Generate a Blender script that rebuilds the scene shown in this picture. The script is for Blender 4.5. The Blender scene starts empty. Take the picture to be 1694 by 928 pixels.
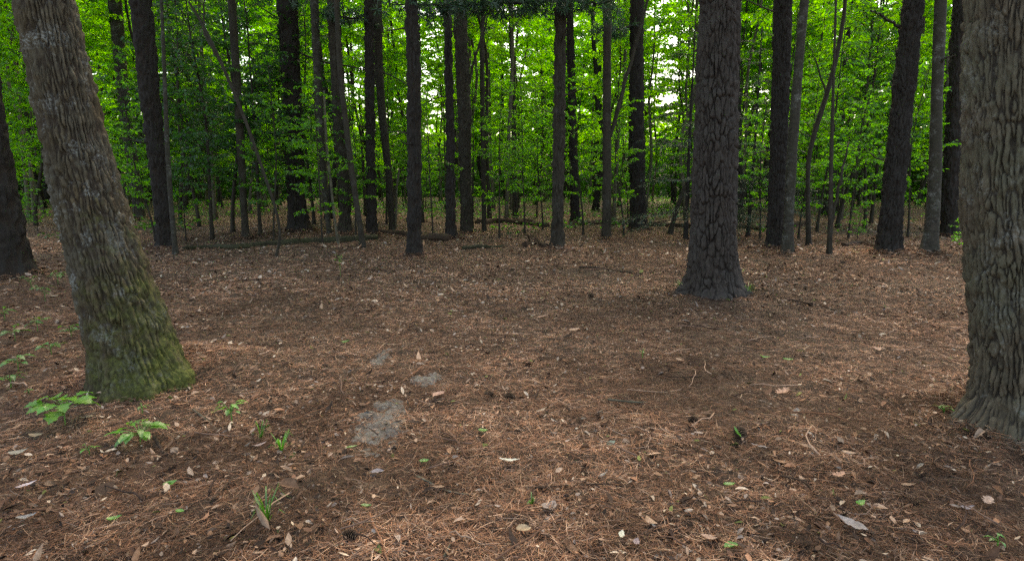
import bpy, math, random
import numpy as np
from mathutils import Vector, Euler
random.seed(7)
RNG = np.random.default_rng(7)
PI = math.pi
scene = bpy.context.scene
COL = scene.collection

# ------------------------------------------------------------------ camera
F_PX, W_PX, H_PX = 960.0, 1694.0, 928.0
PITCH = math.atan(162.0 / F_PX)
CAM_H = 1.5
cam = bpy.data.objects.new("camera", bpy.data.cameras.new("camera"))
COL.objects.link(cam)
cam.location = (0, 0, CAM_H)
cam.rotation_euler = (PI / 2 - PITCH, 0, 0)
cam.data.sensor_width = 36
cam.data.lens = 36 * F_PX / W_PX
cam.data.clip_end = 1500
cam.data.clip_start = 0.05
scene.camera = cam
CP, SP = math.cos(PITCH), math.sin(PITCH)


def ray(px, py):
    a, b = (px - W_PX / 2) / F_PX, (H_PX / 2 - py) / F_PX
    return np.array([a, CP + b * SP, -SP + b * CP])


def ground_at(px, py):
    d = ray(px, py)
    t = CAM_H / -d[2]
    for _ in range(6):
        x, y = d[0] * t, d[1] * t
        t = (CAM_H - float(gh(np.array([x]), np.array([y]))[0])) / -d[2]
    return np.array([d[0] * t, d[1] * t, CAM_H + d[2] * t])


def at_dist(px, py, Y):
    d = ray(px, py)
    t = Y / d[1]
    return np.array([d[0] * t, Y, CAM_H + d[2] * t])


# ------------------------------------------------------------------ noise
def _hash(ix, iy, iz, seed):
    h = (ix.astype(np.int64) * 374761393 + iy.astype(np.int64) * 668265263 + iz.astype(np.int64) * 2147483647 + seed * 1274126177) & 0xFFFFFFFF
    h = ((h ^ (h >> 13)) * 1274126177) & 0xFFFFFFFF
    h = ((h ^ (h >> 16)) * 2246822519) & 0xFFFFFFFF
    return ((h ^ (h >> 15)) & 0xFFFFFF) / float(0xFFFFFF)


def vnoise(x, y, z, seed=0):
    ix, iy, iz = np.floor(x), np.floor(y), np.floor(z)
    fx, fy, fz = x - ix, y - iy, z - iz
    fx, fy, fz = [f * f * (3 - 2 * f) for f in (fx, fy, fz)]
    r = 0
    for a in (0, 1):
        for b in (0, 1):
            for c in (0, 1):
                w = (fx if a else 1 - fx) * (fy if b else 1 - fy) * (fz if c else 1 - fz)
                r = r + w * _hash(ix + a, iy + b, iz + c, seed)
    return r * 2 - 1


def fbm(x, y, z, oct=3, seed=0):
    r, a = 0, 1.0
    for o in range(oct):
        r = r + a * vnoise(x * 2 ** o, y * 2 ** o, z * 2 ** o, seed + o)
        a *= 0.5
    return r


def voronoi(u, v, nu, seed):
    """F1, F2 and a per-cell random value; u wraps every nu cells"""
    iu, iv = np.floor(u), np.floor(v)
    f1 = np.full(u.shape, 9.0); f2 = np.full(u.shape, 9.0); cell = np.zeros(u.shape)
    for du in (-1, 0, 1):
        for dv in (-1, 0, 1):
            cu, cv = iu + du, iv + dv
            cw = np.mod(cu, nu)
            hx = _hash(cw, cv, cw * 0, seed); hy = _hash(cw, cv, cw * 0 + 1, seed)
            d = np.hypot(cu + 0.1 + 0.8 * hx - u, cv + 0.1 + 0.8 * hy - v)
            m = d < f1
            f2 = np.where(m, f1, np.minimum(f2, d))
            cell = np.where(m, _hash(cw, cv, cw * 0 + 2, seed), cell)
            f1 = np.where(m, d, f1)
    return f1, f2, cell


MOUNDS = []   # (x, y, height, radius) raised soil round the trunks


def gh(x, y):
    z = 0.035 * vnoise(x * 0.55, y * 0.55, x * 0, 3) + 0.016 * vnoise(x * 1.9, y * 1.9, x * 0, 4) + 0.10 * vnoise(x * 0.09 + 5, y * 0.09, x * 0, 5)
    k = np.clip((np.hypot(x, y) - 66) / 70, 0, 1); z = z + 11 * k * k * (3 - 2 * k)  # added far rise that blocks the bright sky at the horizon
    for mx, my, mh, mr in MOUNDS:
        z = z + mh * np.exp(-((x - mx) ** 2 + (y - my) ** 2) / (mr * mr))
    return z


# ------------------------------------------------------------------ mesh helpers
def np_mesh(name, V, F, mats, col=None, mi=None, smooth=True):
    me = bpy.data.meshes.new(name)
    V = np.ascontiguousarray(V, np.float32); F = np.ascontiguousarray(F, np.int32)
    k = F.shape[1]
    me.vertices.add(len(V)); me.vertices.foreach_set("co", V.ravel())
    me.loops.add(F.size); me.loops.foreach_set("vertex_index", F.ravel())
    me.polygons.add(len(F)); me.polygons.foreach_set("loop_start", np.arange(0, F.size, k, dtype=np.int32))
    me.polygons.foreach_set("loop_total", np.full(len(F), k, np.int32))
    if mi is not None:
        me.polygons.foreach_set("material_index", np.ascontiguousarray(mi, np.int32))
    me.polygons.foreach_set("use_smooth", np.full(len(F), smooth, bool))
    if col is not None:
        a = me.color_attributes.new("Col", "FLOAT_COLOR", "POINT")
        c = np.ones((len(V), 4), np.float32); c[:, :3] = col
        a.data.foreach_set("color", c.ravel())
    me.update(calc_edges=True)
    for m in (mats if isinstance(mats, (list, tuple)) else [mats]):
        me.materials.append(m)
    return me


def link(name, data, parent=None, loc=(0, 0, 0), rotz=0.0, scale=1.0):
    o = bpy.data.objects.new(name, data)
    COL.objects.link(o)
    o.location = [float(c) for c in loc]; o.rotation_euler = (0, 0, rotz)
    o.scale = (scale,) * 3
    o.parent = parent
    return o


def tag(o, label, cat, group=None):
    o["label"] = label; o["category"] = cat
    if group: o["group"] = group
    return o


def setting(o, kind="structure"):
    o["kind"] = kind
    return o


def catmull(P, n):
    P = np.asarray(P, float)
    Q = np.vstack([2 * P[0] - P[1], P, 2 * P[-1] - P[-2]])
    seg = len(P) - 1
    t = np.linspace(0, seg, n); i = np.minimum(t.astype(int), seg - 1); f = (t - i)[:, None]
    a, b, c, d = Q[i], Q[i + 1], Q[i + 2], Q[i + 3]
    return 0.5 * (2 * b + (c - a) * f + (2 * a - 5 * b + 4 * c - d) * f ** 2 + (3 * b - a - 3 * c + d) * f ** 3)


def tube_arrays(P, R, nseg, disp=None, caps=True):
    """P (n,3) path, R (n,) radii or (n,nseg); returns V, F quads"""
    n = len(P)
    T = np.gradient(P, axis=0); T /= np.linalg.norm(T, axis=1)[:, None]
    ref = np.array([0.0, 1.0, 0.0]) if abs(T[:, 1]).mean() < 0.8 else np.array([0.0, 0.0, 1.0])
    X = np.cross(ref, T); X /= np.linalg.norm(X, axis=1)[:, None]
    Y = np.cross(T, X)
    th = np.linspace(0, 2 * PI, nseg, endpoint=False)
    R = np.asarray(R, float)
    if R.ndim == 1: R = np.repeat(R[:, None], nseg, 1)
    if disp is not None: R = R + disp
    V = P[:, None, :] + R[:, :, None] * (np.cos(th)[None, :, None] * X[:, None, :] + np.sin(th)[None, :, None] * Y[:, None, :])
    V = V.reshape(-1, 3)
    i = np.arange(n - 1)[:, None] * nseg; j = np.arange(nseg)[None, :]; j2 = (j + 1) % nseg
    F = np.stack([i + j, i + j2, i + nseg + j2, i + nseg + j], -1).reshape(-1, 4)
    if caps:
        c0, c1 = len(V), len(V) + 1
        V = np.vstack([V, P[0], P[-1]])
        jj = np.arange(nseg); k = np.mod(jj + 1, nseg); e = (n - 1) * nseg
        F = np.vstack([F, np.stack([np.full(nseg, c0), k, jj, jj * 0 + c0], 1)[:, [0, 1, 2, 2]], np.stack([np.full(nseg, c1), e + jj, e + k, e + k], 1)])
        F = F.copy()
    return V, F


def tri_fix(V, F):
    """quads with a doubled corner become tiny valid quads: insert nothing, just nudge with a midpoint vertex"""
    bad = F[:, 2] == F[:, 3]
    if not bad.any(): return V, F
    idx = np.where(bad)[0]
    mid = 0.5 * (V[F[idx, 2]] + V[F[idx, 0]])
    F = F.copy(); F[idx, 3] = len(V) + np.arange(len(idx))
    return np.vstack([V, mid]), F


class Geo:
    """collects uniform quads with colours and material indices"""
    def __init__(s): s.V, s.F, s.C, s.M, s.n = [], [], [], [], 0
    def add(s, V, F, c=(1, 1, 1), m=0):
        V, F = tri_fix(np.asarray(V, float), np.asarray(F, int))
        s.V.append(V); s.F.append(F + s.n); s.n += len(V)
        c = np.asarray(c, float)
        if c.ndim == 1: c = np.repeat(c[None], len(V), 0)
        elif len(c) != len(V): c = np.vstack([c, np.repeat(c[-1:], len(V) - len(c), 0)])
        s.C.append(c); s.M.append(np.full(len(F), m))
    def tube(s, P, r0, r1, nseg=5, c=(1, 1, 1), m=0, n=None):
        P = np.asarray(P, float)
        if n: P = catmull(P, n)
        V, F = tube_arrays(P, np.linspace(r0, r1, len(P)), nseg)
        s.add(V, F, c, m)
    def mesh(s, name, mats):
        return np_mesh(name, np.vstack(s.V), np.vstack(s.F), mats, np.vstack(s.C), np.concatenate(s.M))


def leaf_arrays(P, D, N, L, W, curl=0.12, fold=0.15):
    """hexagonal leaves: six corners, two quads folded along the midrib"""
    n = len(P)
    D = D / np.linalg.norm(D, axis=1)[:, None]
    S = np.cross(N, D); S /= (np.linalg.norm(S, axis=1)[:, None] + 1e-9)
    N = np.cross(D, S)
    L = np.broadcast_to(np.asarray(L, float), (n,))[:, None]; W = np.broadcast_to(np.asarray(W, float), (n,))[:, None] * 0.5
    curl = np.broadcast_to(np.asarray(curl, float), (n,))[:, None]
    f = np.broadcast_to(np.asarray(fold, float), (n,))[:, None] * W
    c1, c2, c3 = -curl * L * 0.1, -curl * L * 0.42, -curl * L
    V = np.stack([P,
                  P + D * L * 0.32 + S * W + N * (f + c1),
                  P + D * L * 0.68 + S * W * 0.82 + N * (f * .8 + c2),
                  P + D * L + N * c3,
                  P + D * L * 0.68 - S * W * 0.82 + N * (f * .8 + c2),
                  P + D * L * 0.32 - S * W + N * (f + c1)], 1).reshape(-1, 3)
    b = np.arange(n)[:, None] * 6
    F = np.concatenate([b + np.array([[0, 1, 2, 3]]), b + np.array([[0, 3, 4, 5]])], 0)
    return V, F


def ribbon_arrays(P, A, L, W, bend, tilt, roll):
    """curved strips (pine needles): four stations, three quads; A heading, bend in-plane, tilt up/down"""
    n = len(P)
    st = np.array([0, 1 / 3, 2 / 3, 1.0])
    V = np.zeros((n, 4, 2, 3))
    for k, s in enumerate(st):
        a = A + bend * (s - 0.5)
        off = np.stack([L * (s - .5) * np.cos(A + bend * (s - .5) * .5), L * (s - .5) * np.sin(A + bend * (s - .5) * .5), L * (s - .5) * tilt + 0.10 * L * roll * (0.25 - (s - .5) ** 2)], 1)
        side = np.stack([-np.sin(a) * np.cos(roll), np.cos(a) * np.cos(roll), np.sin(roll)], 1)
        w = (W * (0.55 if k in (0, 3) else 1.0))[:, None] * 0.5
        V[:, k, 0] = P + off + side * w; V[:, k, 1] = P + off - side * w
    V = V.reshape(-1, 3)
    b = np.arange(n)[:, None] * 8
    F = np.concatenate([b + np.array([[2 * k, 2 * k + 1, 2 * k + 3, 2 * k + 2]]) for k in range(3)], 0)
    return V, F


# ------------------------------------------------------------------ materials
class NT:
    def __init__(s, name):
        s.m = bpy.data.materials.new(name); s.m.use_nodes = True
        s.t = s.m.node_tree; s.t.nodes.clear()
        s.out = s.n("ShaderNodeOutputMaterial")
    def n(s, t, **kw):
        nd = s.t.nodes.new(t)
        for k, v in kw.items():
            if k.startswith("i_"):
                key = k[2:]; key = int(key) if key.isdigit() else key
                s.set(nd, key, v)
            else: setattr(nd, k, v)
        return nd
    def set(s, nd, key, v):
        if isinstance(v, bpy.types.NodeSocket): s.t.links.new(v, nd.inputs[key])
        else: nd.inputs[key].default_value = v
    def ramp(s, fac, stops):
        r = s.n("ShaderNodeValToRGB"); s.t.links.new(fac, r.inputs[0])
        e = r.color_ramp.elements
        while len(e) < len(stops): e.new(0.5)
        for el, (p, c) in zip(e, stops):
            el.position = p; el.color = (*c, 1) if len(c) == 3 else c
        return r.outputs[0]
    def mix(s, fac, a, b, mode="MIX"):
        m = s.n("ShaderNodeMix", data_type="RGBA", blend_type=mode)
        s.set(m, 0, fac); s.set(m, 6, (*a, 1) if isinstance(a, tuple) else a); s.set(m, 7, (*b, 1) if isinstance(b, tuple) else b)
        return m.outputs[2]
    def math(s, op, a, b=0.0, clamp=False):
        m = s.n("ShaderNodeMath", operation=op, use_clamp=clamp); s.set(m, 0, a); s.set(m, 1, b)
        return m.outputs[0]
    def noise(s, vec, scale, detail=3.0, rough=0.55, out="Fac"):
        n = s.n("ShaderNodeTexNoise", i_Scale=scale, i_Detail=detail, i_Roughness=rough)
        if vec is not None: s.set(n, "Vector", vec)
        return n.outputs[out]
    def mapping(s, vec, scale):
        m = s.n("ShaderNodeMapping"); s.set(m, 0, vec); m.inputs["Scale"].default_value = scale
        return m.outputs[0]
    def surface(s, sh): s.t.links.new(sh, s.out.inputs[0]); return s.m


def leaf_material(name, diff, trans, tmix=0.5, gloss=0.025):
    t = NT(name)
    at = t.n("ShaderNodeAttribute", attribute_name="Col").outputs["Color"]
    oi = t.n("ShaderNodeObjectInfo").outputs["Random"]
    hsv = t.n("ShaderNodeHueSaturation"); t.set(hsv, "Color", at)
    t.set(hsv, "Hue", t.math("ADD", t.math("MULTIPLY", oi, 0.035), 0.493))
    t.set(hsv, "Value", t.math("ADD", t.math("MULTIPLY", oi, 0.4), 0.8))
    v = hsv.outputs[0]
    d = t.n("ShaderNodeBsdfDiffuse"); t.set(d, "Color", t.mix(1.0, v, diff, "MULTIPLY"))
    tr = t.n("ShaderNodeBsdfTranslucent"); t.set(tr, "Color", t.mix(1.0, v, trans, "MULTIPLY"))
    m = t.n("ShaderNodeMixShader", i_0=tmix); t.set(m, 1, d.outputs[0]); t.set(m, 2, tr.outputs[0])
    g = t.n("ShaderNodeBsdfGlossy", i_Roughness=0.42); g.inputs["Color"].default_value = (1, 1, 1, 1)
    m2 = t.n("ShaderNodeMixShader", i_0=gloss); t.set(m2, 1, m.outputs[0]); t.set(m2, 2, g.outputs[0])
    return t.surface(m2.outputs[0])


def litter_material(name, rough=0.8):
    t = NT(name)
    at = t.n("ShaderNodeAttribute", attribute_name="Col").outputs["Color"]
    b = t.n("ShaderNodeBsdfPrincipled", i_Roughness=rough)
    b.inputs["Specular IOR Level"].default_value = 0.12
    tc = t.n("ShaderNodeTexCoord").outputs["Object"]
    t.set(b, "Base Color", t.mix(1.0, at, t.ramp(t.noise(tc, 55, 4, 0.7), [(0.3, (.62, .58, .55)), (0.65, (1.12, 1.1, 1.08))]), "MULTIPLY"))
    return t.surface(b.outputs[0])


def bark_material(name, dark, light, grey, stretch=(1, 1, 0.22), scale=16, bump=0.5, dist=0.012, moss=None, lichen=0.0, height_attr=True, inner_shade=None):
    t = NT(name)
    tc = t.n("ShaderNodeTexCoord").outputs["Object"]
    sv = t.mapping(tc, stretch)
    n1 = t.noise(sv, scale, 5, 0.65)
    n2 = t.noise(tc, 2.2, 3, 0.6)
    n3 = t.noise(tc, 60, 4, 0.7)
    c = t.ramp(n1, [(0.32, dark), (0.68, light)])
    c = t.mix(t.ramp(n2, [(0.42, (0, 0, 0)), (0.62, (0.75, 0.75, 0.75))]), c, grey)
    if inner_shade is not None:      # brown under-layer bared by the furrows, darkened further as painted furrow shade
        at = t.n("ShaderNodeAttribute", attribute_name="Col").outputs["Color"]
        c = t.mix(t.ramp(at, [(0.12, (.95, .95, .95)), (0.55, (0, 0, 0))]), c, inner_shade)
    if lichen > 0:
        l = t.noise(tc, 5.0, 5, 0.75)
        l2 = t.math("MULTIPLY", t.ramp(l, [(0.52, (0, 0, 0)), (0.64, (1, 1, 1))]), t.ramp(n3, [(0.45, (0, 0, 0)), (0.6, (1, 1, 1))]))
        c = t.mix(t.math("MULTIPLY", l2, lichen), c, (0.27, 0.28, 0.26))
    if moss is not None:
        hgt, side, amount = moss
        sx = t.n("ShaderNodeSeparateXYZ"); t.set(sx, 0, tc)
        f = t.math("SUBTRACT", 1.0, t.math("DIVIDE", sx.outputs[2], hgt))
        f = t.math("ADD", f, t.math("MULTIPLY", sx.outputs[0], side))
        f = t.math("ADD", f, t.math("MULTIPLY", t.math("SUBTRACT", t.noise(tc, 8, 6, 0.75), 0.5), 5.0))
        f = t.math("MULTIPLY", f, amount, True)
        mc = t.ramp(t.noise(tc, 45, 2, 0.6), [(0.3, (0.030, 0.034, 0.010)), (0.7, (0.115, 0.122, 0.030))])
        c = t.mix(f, c, mc)
    b = t.n("ShaderNodeBsdfPrincipled", i_Roughness=0.88)
    b.inputs["Specular IOR Level"].default_value = 0.2
    t.set(b, "Base Color", c)
    bp = t.n("ShaderNodeBump", i_Strength=bump, i_Distance=dist)
    t.set(bp, "Height", t.math("ADD", n1, t.math("MULTIPLY", n3, 0.6)))
    t.set(b, "Normal", bp.outputs[0])
    return t.surface(b.outputs[0])


M_PINE = bark_material("pine_bark", (0.0099, 0.0079, 0.0063), (0.0297, 0.0238, 0.0199), (0.0252, 0.0220, 0.0194), inner_shade=(0.022, 0.015, 0.011), bump=0.5)
M_BIGPINE = bark_material("plated_pine_bark", (0.0223, 0.0168, 0.0138), (0.0569, 0.0443, 0.0366), (0.0495, 0.0420, 0.0366), stretch=(1, 1, 0.4), scale=24, inner_shade=(0.022, 0.016, 0.013), bump=0.6, dist=0.008)
M_LEAN = bark_material("furrowed_bark", (0.0344, 0.0245, 0.0139), (0.0965, 0.0721, 0.0415), (0.0782, 0.0677, 0.0484), stretch=(1, 1, 0.35), scale=26, bump=0.7, dist=0.008, moss=(1.15, 2.0, 0.60), lichen=0.65, inner_shade=(0.04, 0.029, 0.02))
M_RIGHT = bark_material("flaky_bark", (0.0442, 0.0343, 0.0224), (0.1209, 0.0948, 0.0637), (0.0846, 0.0788, 0.0516), stretch=(1, 1, 0.4), scale=22, bump=0.7, dist=0.008, moss=None, lichen=0.35, inner_shade=(0.03, 0.024, 0.018))
M_GREY = bark_material("smooth_grey_bark", (0.0179, 0.0147, 0.0111), (0.0533, 0.0457, 0.0353), (0.0320, 0.0302, 0.0198), stretch=(1, 1, 1.6), scale=11, bump=0.35, dist=0.008, lichen=0.5)
M_BROWN = bark_material("brown_bark", (0.0150, 0.0116, 0.0081), (0.0424, 0.0328, 0.0229), (0.0349, 0.0304, 0.0216), bump=0.5, lichen=0.15)
M_PALE = bark_material("pale_bark", (0.0468, 0.0388, 0.0271), (0.1224, 0.1058, 0.0744), (0.0792, 0.0741, 0.0474), stretch=(1, 1, .5), bump=0.35, lichen=0.3)
M_MOSSLOG = bark_material("mossy_log_bark", (0.0182, 0.0163, 0.0095), (0.0546, 0.0484, 0.0284), (0.0255, 0.0302, 0.0095), bump=0.6, stretch=(0.3, 1, 1))
M_LOG = bark_material("rotten_log_bark", (0.0196, 0.0114, 0.0074), (0.0672, 0.0390, 0.0248), (0.0476, 0.0312, 0.0208), bump=0.6, stretch=(0.3, 1, 1))
M_LEAF_BRIGHT = leaf_material("bright_leaf", (0.050, 0.150, 0.008), (0.26, 0.70, 0.012), 0.62)
M_LEAF_MID = leaf_material("green_leaf", (0.036, 0.115, 0.010), (0.16, 0.52, 0.014), 0.58)
M_LEAF_SHADED = leaf_material("shaded_leaf", (0.020, 0.065, 0.014), (0.05, 0.20, 0.015), 0.4, 0.03)  # shade of the dim foliage put into the leaf colour
M_NEEDLE = leaf_material("green_needle", (0.020, 0.058, 0.024), (0.03, 0.09, 0.03), 0.25, 0.05)
M_SEEDLING = leaf_material("seedling_leaf", (0.085, 0.23, 0.03), (0.20, 0.45, 0.05), 0.4, 0.05)
M_LITTER = litter_material("dead_leaf_litter", 0.9)
M_NEEDLES = litter_material("dead_needle_litter", 0.75)


def ground_material():
    t = NT("forest_floor")
    tc = t.n("ShaderNodeTexCoord").outputs["Object"]
    big = t.noise(tc, 0.55, 4, 0.6)
    mid = t.noise(tc, 5.0, 5, 0.7)
    fine = t.noise(tc, 34.0, 5, 0.75)
    wv = t.n("ShaderNodeTexNoise", i_Scale=9.0, i_Detail=2.0); t.set(wv, "Vector", tc)
    warp = t.mix(0.10, tc, wv.outputs["Color"], "ADD")
    vo = t.n("ShaderNodeTexVoronoi", i_Scale=26.0); t.set(vo, "Vector", warp)
    c = t.ramp(fine, [(0.30, (0.028, 0.017, 0.012)), (0.50, (0.085, 0.049, 0.032)), (0.72, (0.18, 0.105, 0.068))])
    c2 = t.ramp(mid, [(0.35, (0.045, 0.030, 0.021)), (0.65, (0.125, 0.074, 0.047))])
    c = t.mix(0.45, c, c2)
    sp = t.math("MULTIPLY", t.ramp(vo.outputs["Color"], [(0.72, (0, 0, 0)), (0.8, (1, 1, 1))]), t.ramp(fine, [(0.45, (0, 0, 0)), (0.6, (.8, .8, .8))]))
    c = t.mix(sp, c, (0.24, 0.165, 0.11))
    c = t.mix(t.ramp(big, [(0.42, (0, 0, 0)), (0.66, (0.5, 0.5, 0.5))]), c, (0.075, 0.062, 0.045))
    b = t.n("ShaderNodeBsdfPrincipled", i_Roughness=0.9)
    b.inputs["Specular IOR Level"].default_value = 0.15
    t.set(b, "Base Color", c)
    bp = t.n("ShaderNodeBump", i_Strength=0.9, i_Distance=0.03)
    t.set(bp, "Height", t.math("ADD", fine, mid)); t.set(b, "Normal", bp.outputs[0])
    return t.surface(b.outputs[0])


M_GROUND = ground_material()


def soil_material():
    t = NT("bare_grey_soil")
    tc = t.n("ShaderNodeTexCoord").outputs["Object"]
    n = t.noise(tc, 14, 5, 0.7); f = t.noise(tc, 60, 3, 0.7)
    c = t.ramp(n, [(0.35, (0.07, 0.061, 0.051)), (0.65, (0.19, 0.175, 0.152))])
    c = t.mix(t.ramp(f, [(0.40, (0.8, 0.8, 0.8)), (0.6, (0, 0, 0))]), c, (0.06, 0.042, 0.03))
    b = t.n("ShaderNodeBsdfPrincipled", i_Roughness=0.92); t.set(b, "Base Color", c)
    bp = t.n("ShaderNodeBump", i_Strength=0.6, i_Distance=0.012); t.set(bp, "Height", n); t.set(b, "Normal", bp.outputs[0])
    return t.surface(b.outputs[0])


M_SOIL = soil_material()


# ------------------------------------------------------------------ trunks
def bark_disp(kind, P, th, R, seed):
    """radial height of the bark on a grid (rings x segments), and the plate mask 0..1"""
    z = P[:, 2][:, None] + 0 * th[None]
    rr = np.asarray(R, float).mean(1)[:, None] if np.ndim(R) == 2 else np.asarray(R, float)[:, None]
    r0 = float(np.percentile(rr, 60))
    low = rr[(P[:, 2] > .5) & (P[:, 2] < 3.0)]
    if len(low): r0 = float(np.median(low))
    cx, cy = np.cos(th)[None] * r0 + 0 * z, np.sin(th)[None] * r0 + 0 * z
    if kind == "smooth":
        h = 0.012 * r0 * 10 * fbm(cx * 5, cy * 5, z * 2.2, 3, seed) * 0.5
        return h, np.ones_like(h)
    # width and height of a plate, furrow depth, furrow width (share of a cell), warp round / along
    w, hh, depth, fw, wu, wv = {"plate": (0.055, 0.21, 0.036, .26, .5, .7), "ridge": (0.024, 0.26, 0.023, .58, .36, .8),
                                "flake": (0.026, 0.24, 0.019, .40, .5, .8), "coarse": (0.060, 0.32, 0.040, .50, .5, .7)}[kind]
    nu = max(7, int(round(2 * PI * r0 / w)))
    q = .5 / w
    u = th[None] / (2 * PI) * nu + wu * fbm(cx * q, cy * q, z * q * .22, 2, seed + 3) + .16 * fbm(cx * q * 3, cy * q * 3, z * q * 1.6, 3, seed + 4)
    v = z / hh + wv * fbm(cx * q, cy * q, z * q * .35, 3, seed + 9)
    f1, f2, cell = voronoi(u, v, nu, seed)
    g = fbm(cx * q * 1.3, cy * q * 1.3, z * q * .5, 3, seed + 15)
    fwv = fw * (1 + .55 * np.clip(g, -1, 1))          # furrows open and close
    e = np.clip((f2 - f1) / fwv, 0, 1); e = e * e * (3 - 2 * e)
    e = np.maximum(e, np.clip(.9 * fbm(cx * q * .8, cy * q * .8, z * q * .6, 2, seed + 16) - .15, 0, .8))   # bridges between plates
    flk = fbm(cx * q * 2.2, cy * q * 2.2, z * q * .8, 3, seed + 21); flk = np.where(flk > .0, .30, 0) + np.where(flk > .35, .28, 0)   # flaking layers
    fine = fbm(cx * 60, cy * 60, z * 16, 3, seed + 20)
    h = depth * (e * (0.6 + 0.45 * cell + flk) - 0.6) + depth * 0.26 * fine + 0.03 * r0 * fbm(cx * 4, cy * 4, z * 1.2, 2, seed + 30)
    return h, e


def make_trunk(base, world_pts, radii, kind, mat, seed, nseg=48, step=0.03, fine_top=5.0, flare=0.5, lobes=(3, 0.35), flare_h=0.3, name="trunk", roots=()):
    """one trunk mesh, local to base; world_pts bottom-up; finer rings up to fine_top"""
    P = np.asarray(world_pts, float) - base
    P = np.vstack([P[0] + (P[0] - P[1]) / np.linalg.norm(P[0] - P[1]) * 0.25, P])
    radii = np.concatenate([[radii[0]], radii])
    s0 = np.concatenate([[0], np.cumsum(np.linalg.norm(np.diff(P, axis=0), axis=1))])
    kk = np.linspace(0, s0[-1], max(30, int(s0[-1] / .12)))
    C = np.stack([np.interp(kk, s0, P[:, q]) for q in range(3)], 1); CR = np.interp(kk, s0, radii)
    for _ in range(6):
        C[1:-1] = .25 * C[:-2] + .5 * C[1:-1] + .25 * C[2:]; CR[1:-1] = .25 * CR[:-2] + .5 * CR[1:-1] + .25 * CR[2:]
    s = np.concatenate([[0], np.cumsum(np.linalg.norm(np.diff(C, axis=0), axis=1))])
    k1 = np.arange(0, min(fine_top + .3, s[-1]), step)
    k = np.concatenate([k1, np.arange(k1[-1] + 0.25, s[-1], 0.25)]) if s[-1] > k1[-1] + .3 else k1
    PP = np.stack([np.interp(k, s, C[:, i]) for i in range(3)], 1); RR = np.interp(k, s, CR)
    th = np.linspace(0, 2 * PI, nseg, endpoint=False)
    zz = np.clip(PP[:, 2], 0, None)[:, None]
    g = np.exp(-zz / flare_h)
    lob = 1 + lobes[1] * np.cos(lobes[0] * th + seed)[None] + 0.5 * lobes[1] * np.cos((lobes[0] + 2) * th + seed * 2)[None]
    R2 = RR[:, None] * (1 + flare * g * lob)
    for ra, amt, rw in roots:      # root spurs: heading, extra radius, angular width
        dth = np.angle(np.exp(1j * (th - ra)))[None]
        R2 = R2 + amt * np.exp(-zz / 0.13) * np.exp(-(dth / rw) ** 2)
    h, e = bark_disp(kind, PP, th, R2, seed)
    V, F = tube_arrays(PP, R2, nseg, h)
    c = np.concatenate([e.ravel(), [1, 1]])
    V, F = tri_fix(V, F)
    c = np.concatenate([c, np.ones(len(V) - len(c))])
    return np_mesh(name, V, F, mat, np.repeat(c[:, None], 3, 1))


def px_radius(w, px, Y, py):
    d = ray(px, py); t = Y / d[1]
    depth = t * 1.0          # camera-space depth equals t for rays with unit forward part
    ang = math.atan((px - W_PX / 2) / F_PX)
    return 0.5 * w / F_PX * depth * math.cos(ang)


def tree_from_pixels(name, label, cat, pts, kind, mat, seed, H=15.0, group=None, loc_y=None, **kw):
    """pts: (px, py, width in px) from the base upward, in the photograph's pixels; the tree stands where its base meets the ground"""
    base = ground_at(pts[0][0], pts[0][1]) if loc_y is None else None
    if base is None:
        b = at_dist(pts[0][0], pts[0][1], loc_y); base = np.array([b[0], b[1], float(gh(b[:1], b[1:2])[0])])
    Y = base[1]
    wp, rr = [], []
    for px, py, w in pts:
        p = at_dist(px, py, Y); wp.append(p); rr.append(px_radius(w, px, Y, py))
    wp[0] = base.copy()
    d = wp[-1] - wp[-2]; d = d / np.linalg.norm(d); d[0] *= 0.7
    top = wp[-1][2]
    if H > top + 0.5:
        ext = H - top
        wp.append(wp[-1] + d / d[2] * ext * .5); rr.append(rr[-1] * (1 - 0.25 * ext / H))
        wp.append(wp[-1] + d / d[2] * ext * .5); rr.append(rr[-2] * 0.4)
    root = link(name, None, None, base)
    tag(root, label, cat, group)
    tr = link("trunk", make_trunk(base, wp, rr, kind, mat, seed, **kw), root)
    return root, base, np.array(wp), rr


# ------------------------------------------------------------------ foliage
def rnd(a, b): return random.uniform(a, b)


def leaf_colors(n, spread=0.35):
    v = RNG.uniform(1 - spread, 1 + spread, n); h = RNG.uniform(-1, 1, n)
    return np.stack([v * (1 + 0.18 * h), v, v * (1 - 0.25 * h)], 1)


class Foliage:
    def __init__(s): s.P, s.D, s.N, s.L, s.W, s.G = [], [], [], [], [], Geo()
    def leaf(s, p, d, n, L, W): s.P.append(p); s.D.append(d); s.N.append(n); s.L.append(L); s.W.append(W)
    def mesh(s, name, mats, curl=0.15, fold=0.2):
        P, D, N = map(lambda a: np.asarray(a, float), (s.P, s.D, s.N))
        V, F = leaf_arrays(P, D, N, np.array(s.L), np.array(s.W), RNG.uniform(0, curl * 2, len(P)), RNG.uniform(-fold, fold * 2, len(P)))
        c = np.repeat(leaf_colors(len(P)), 6, 0)
        s.G.add(V, F, c, 0)
        return s.G.mesh(name, mats)


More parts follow.
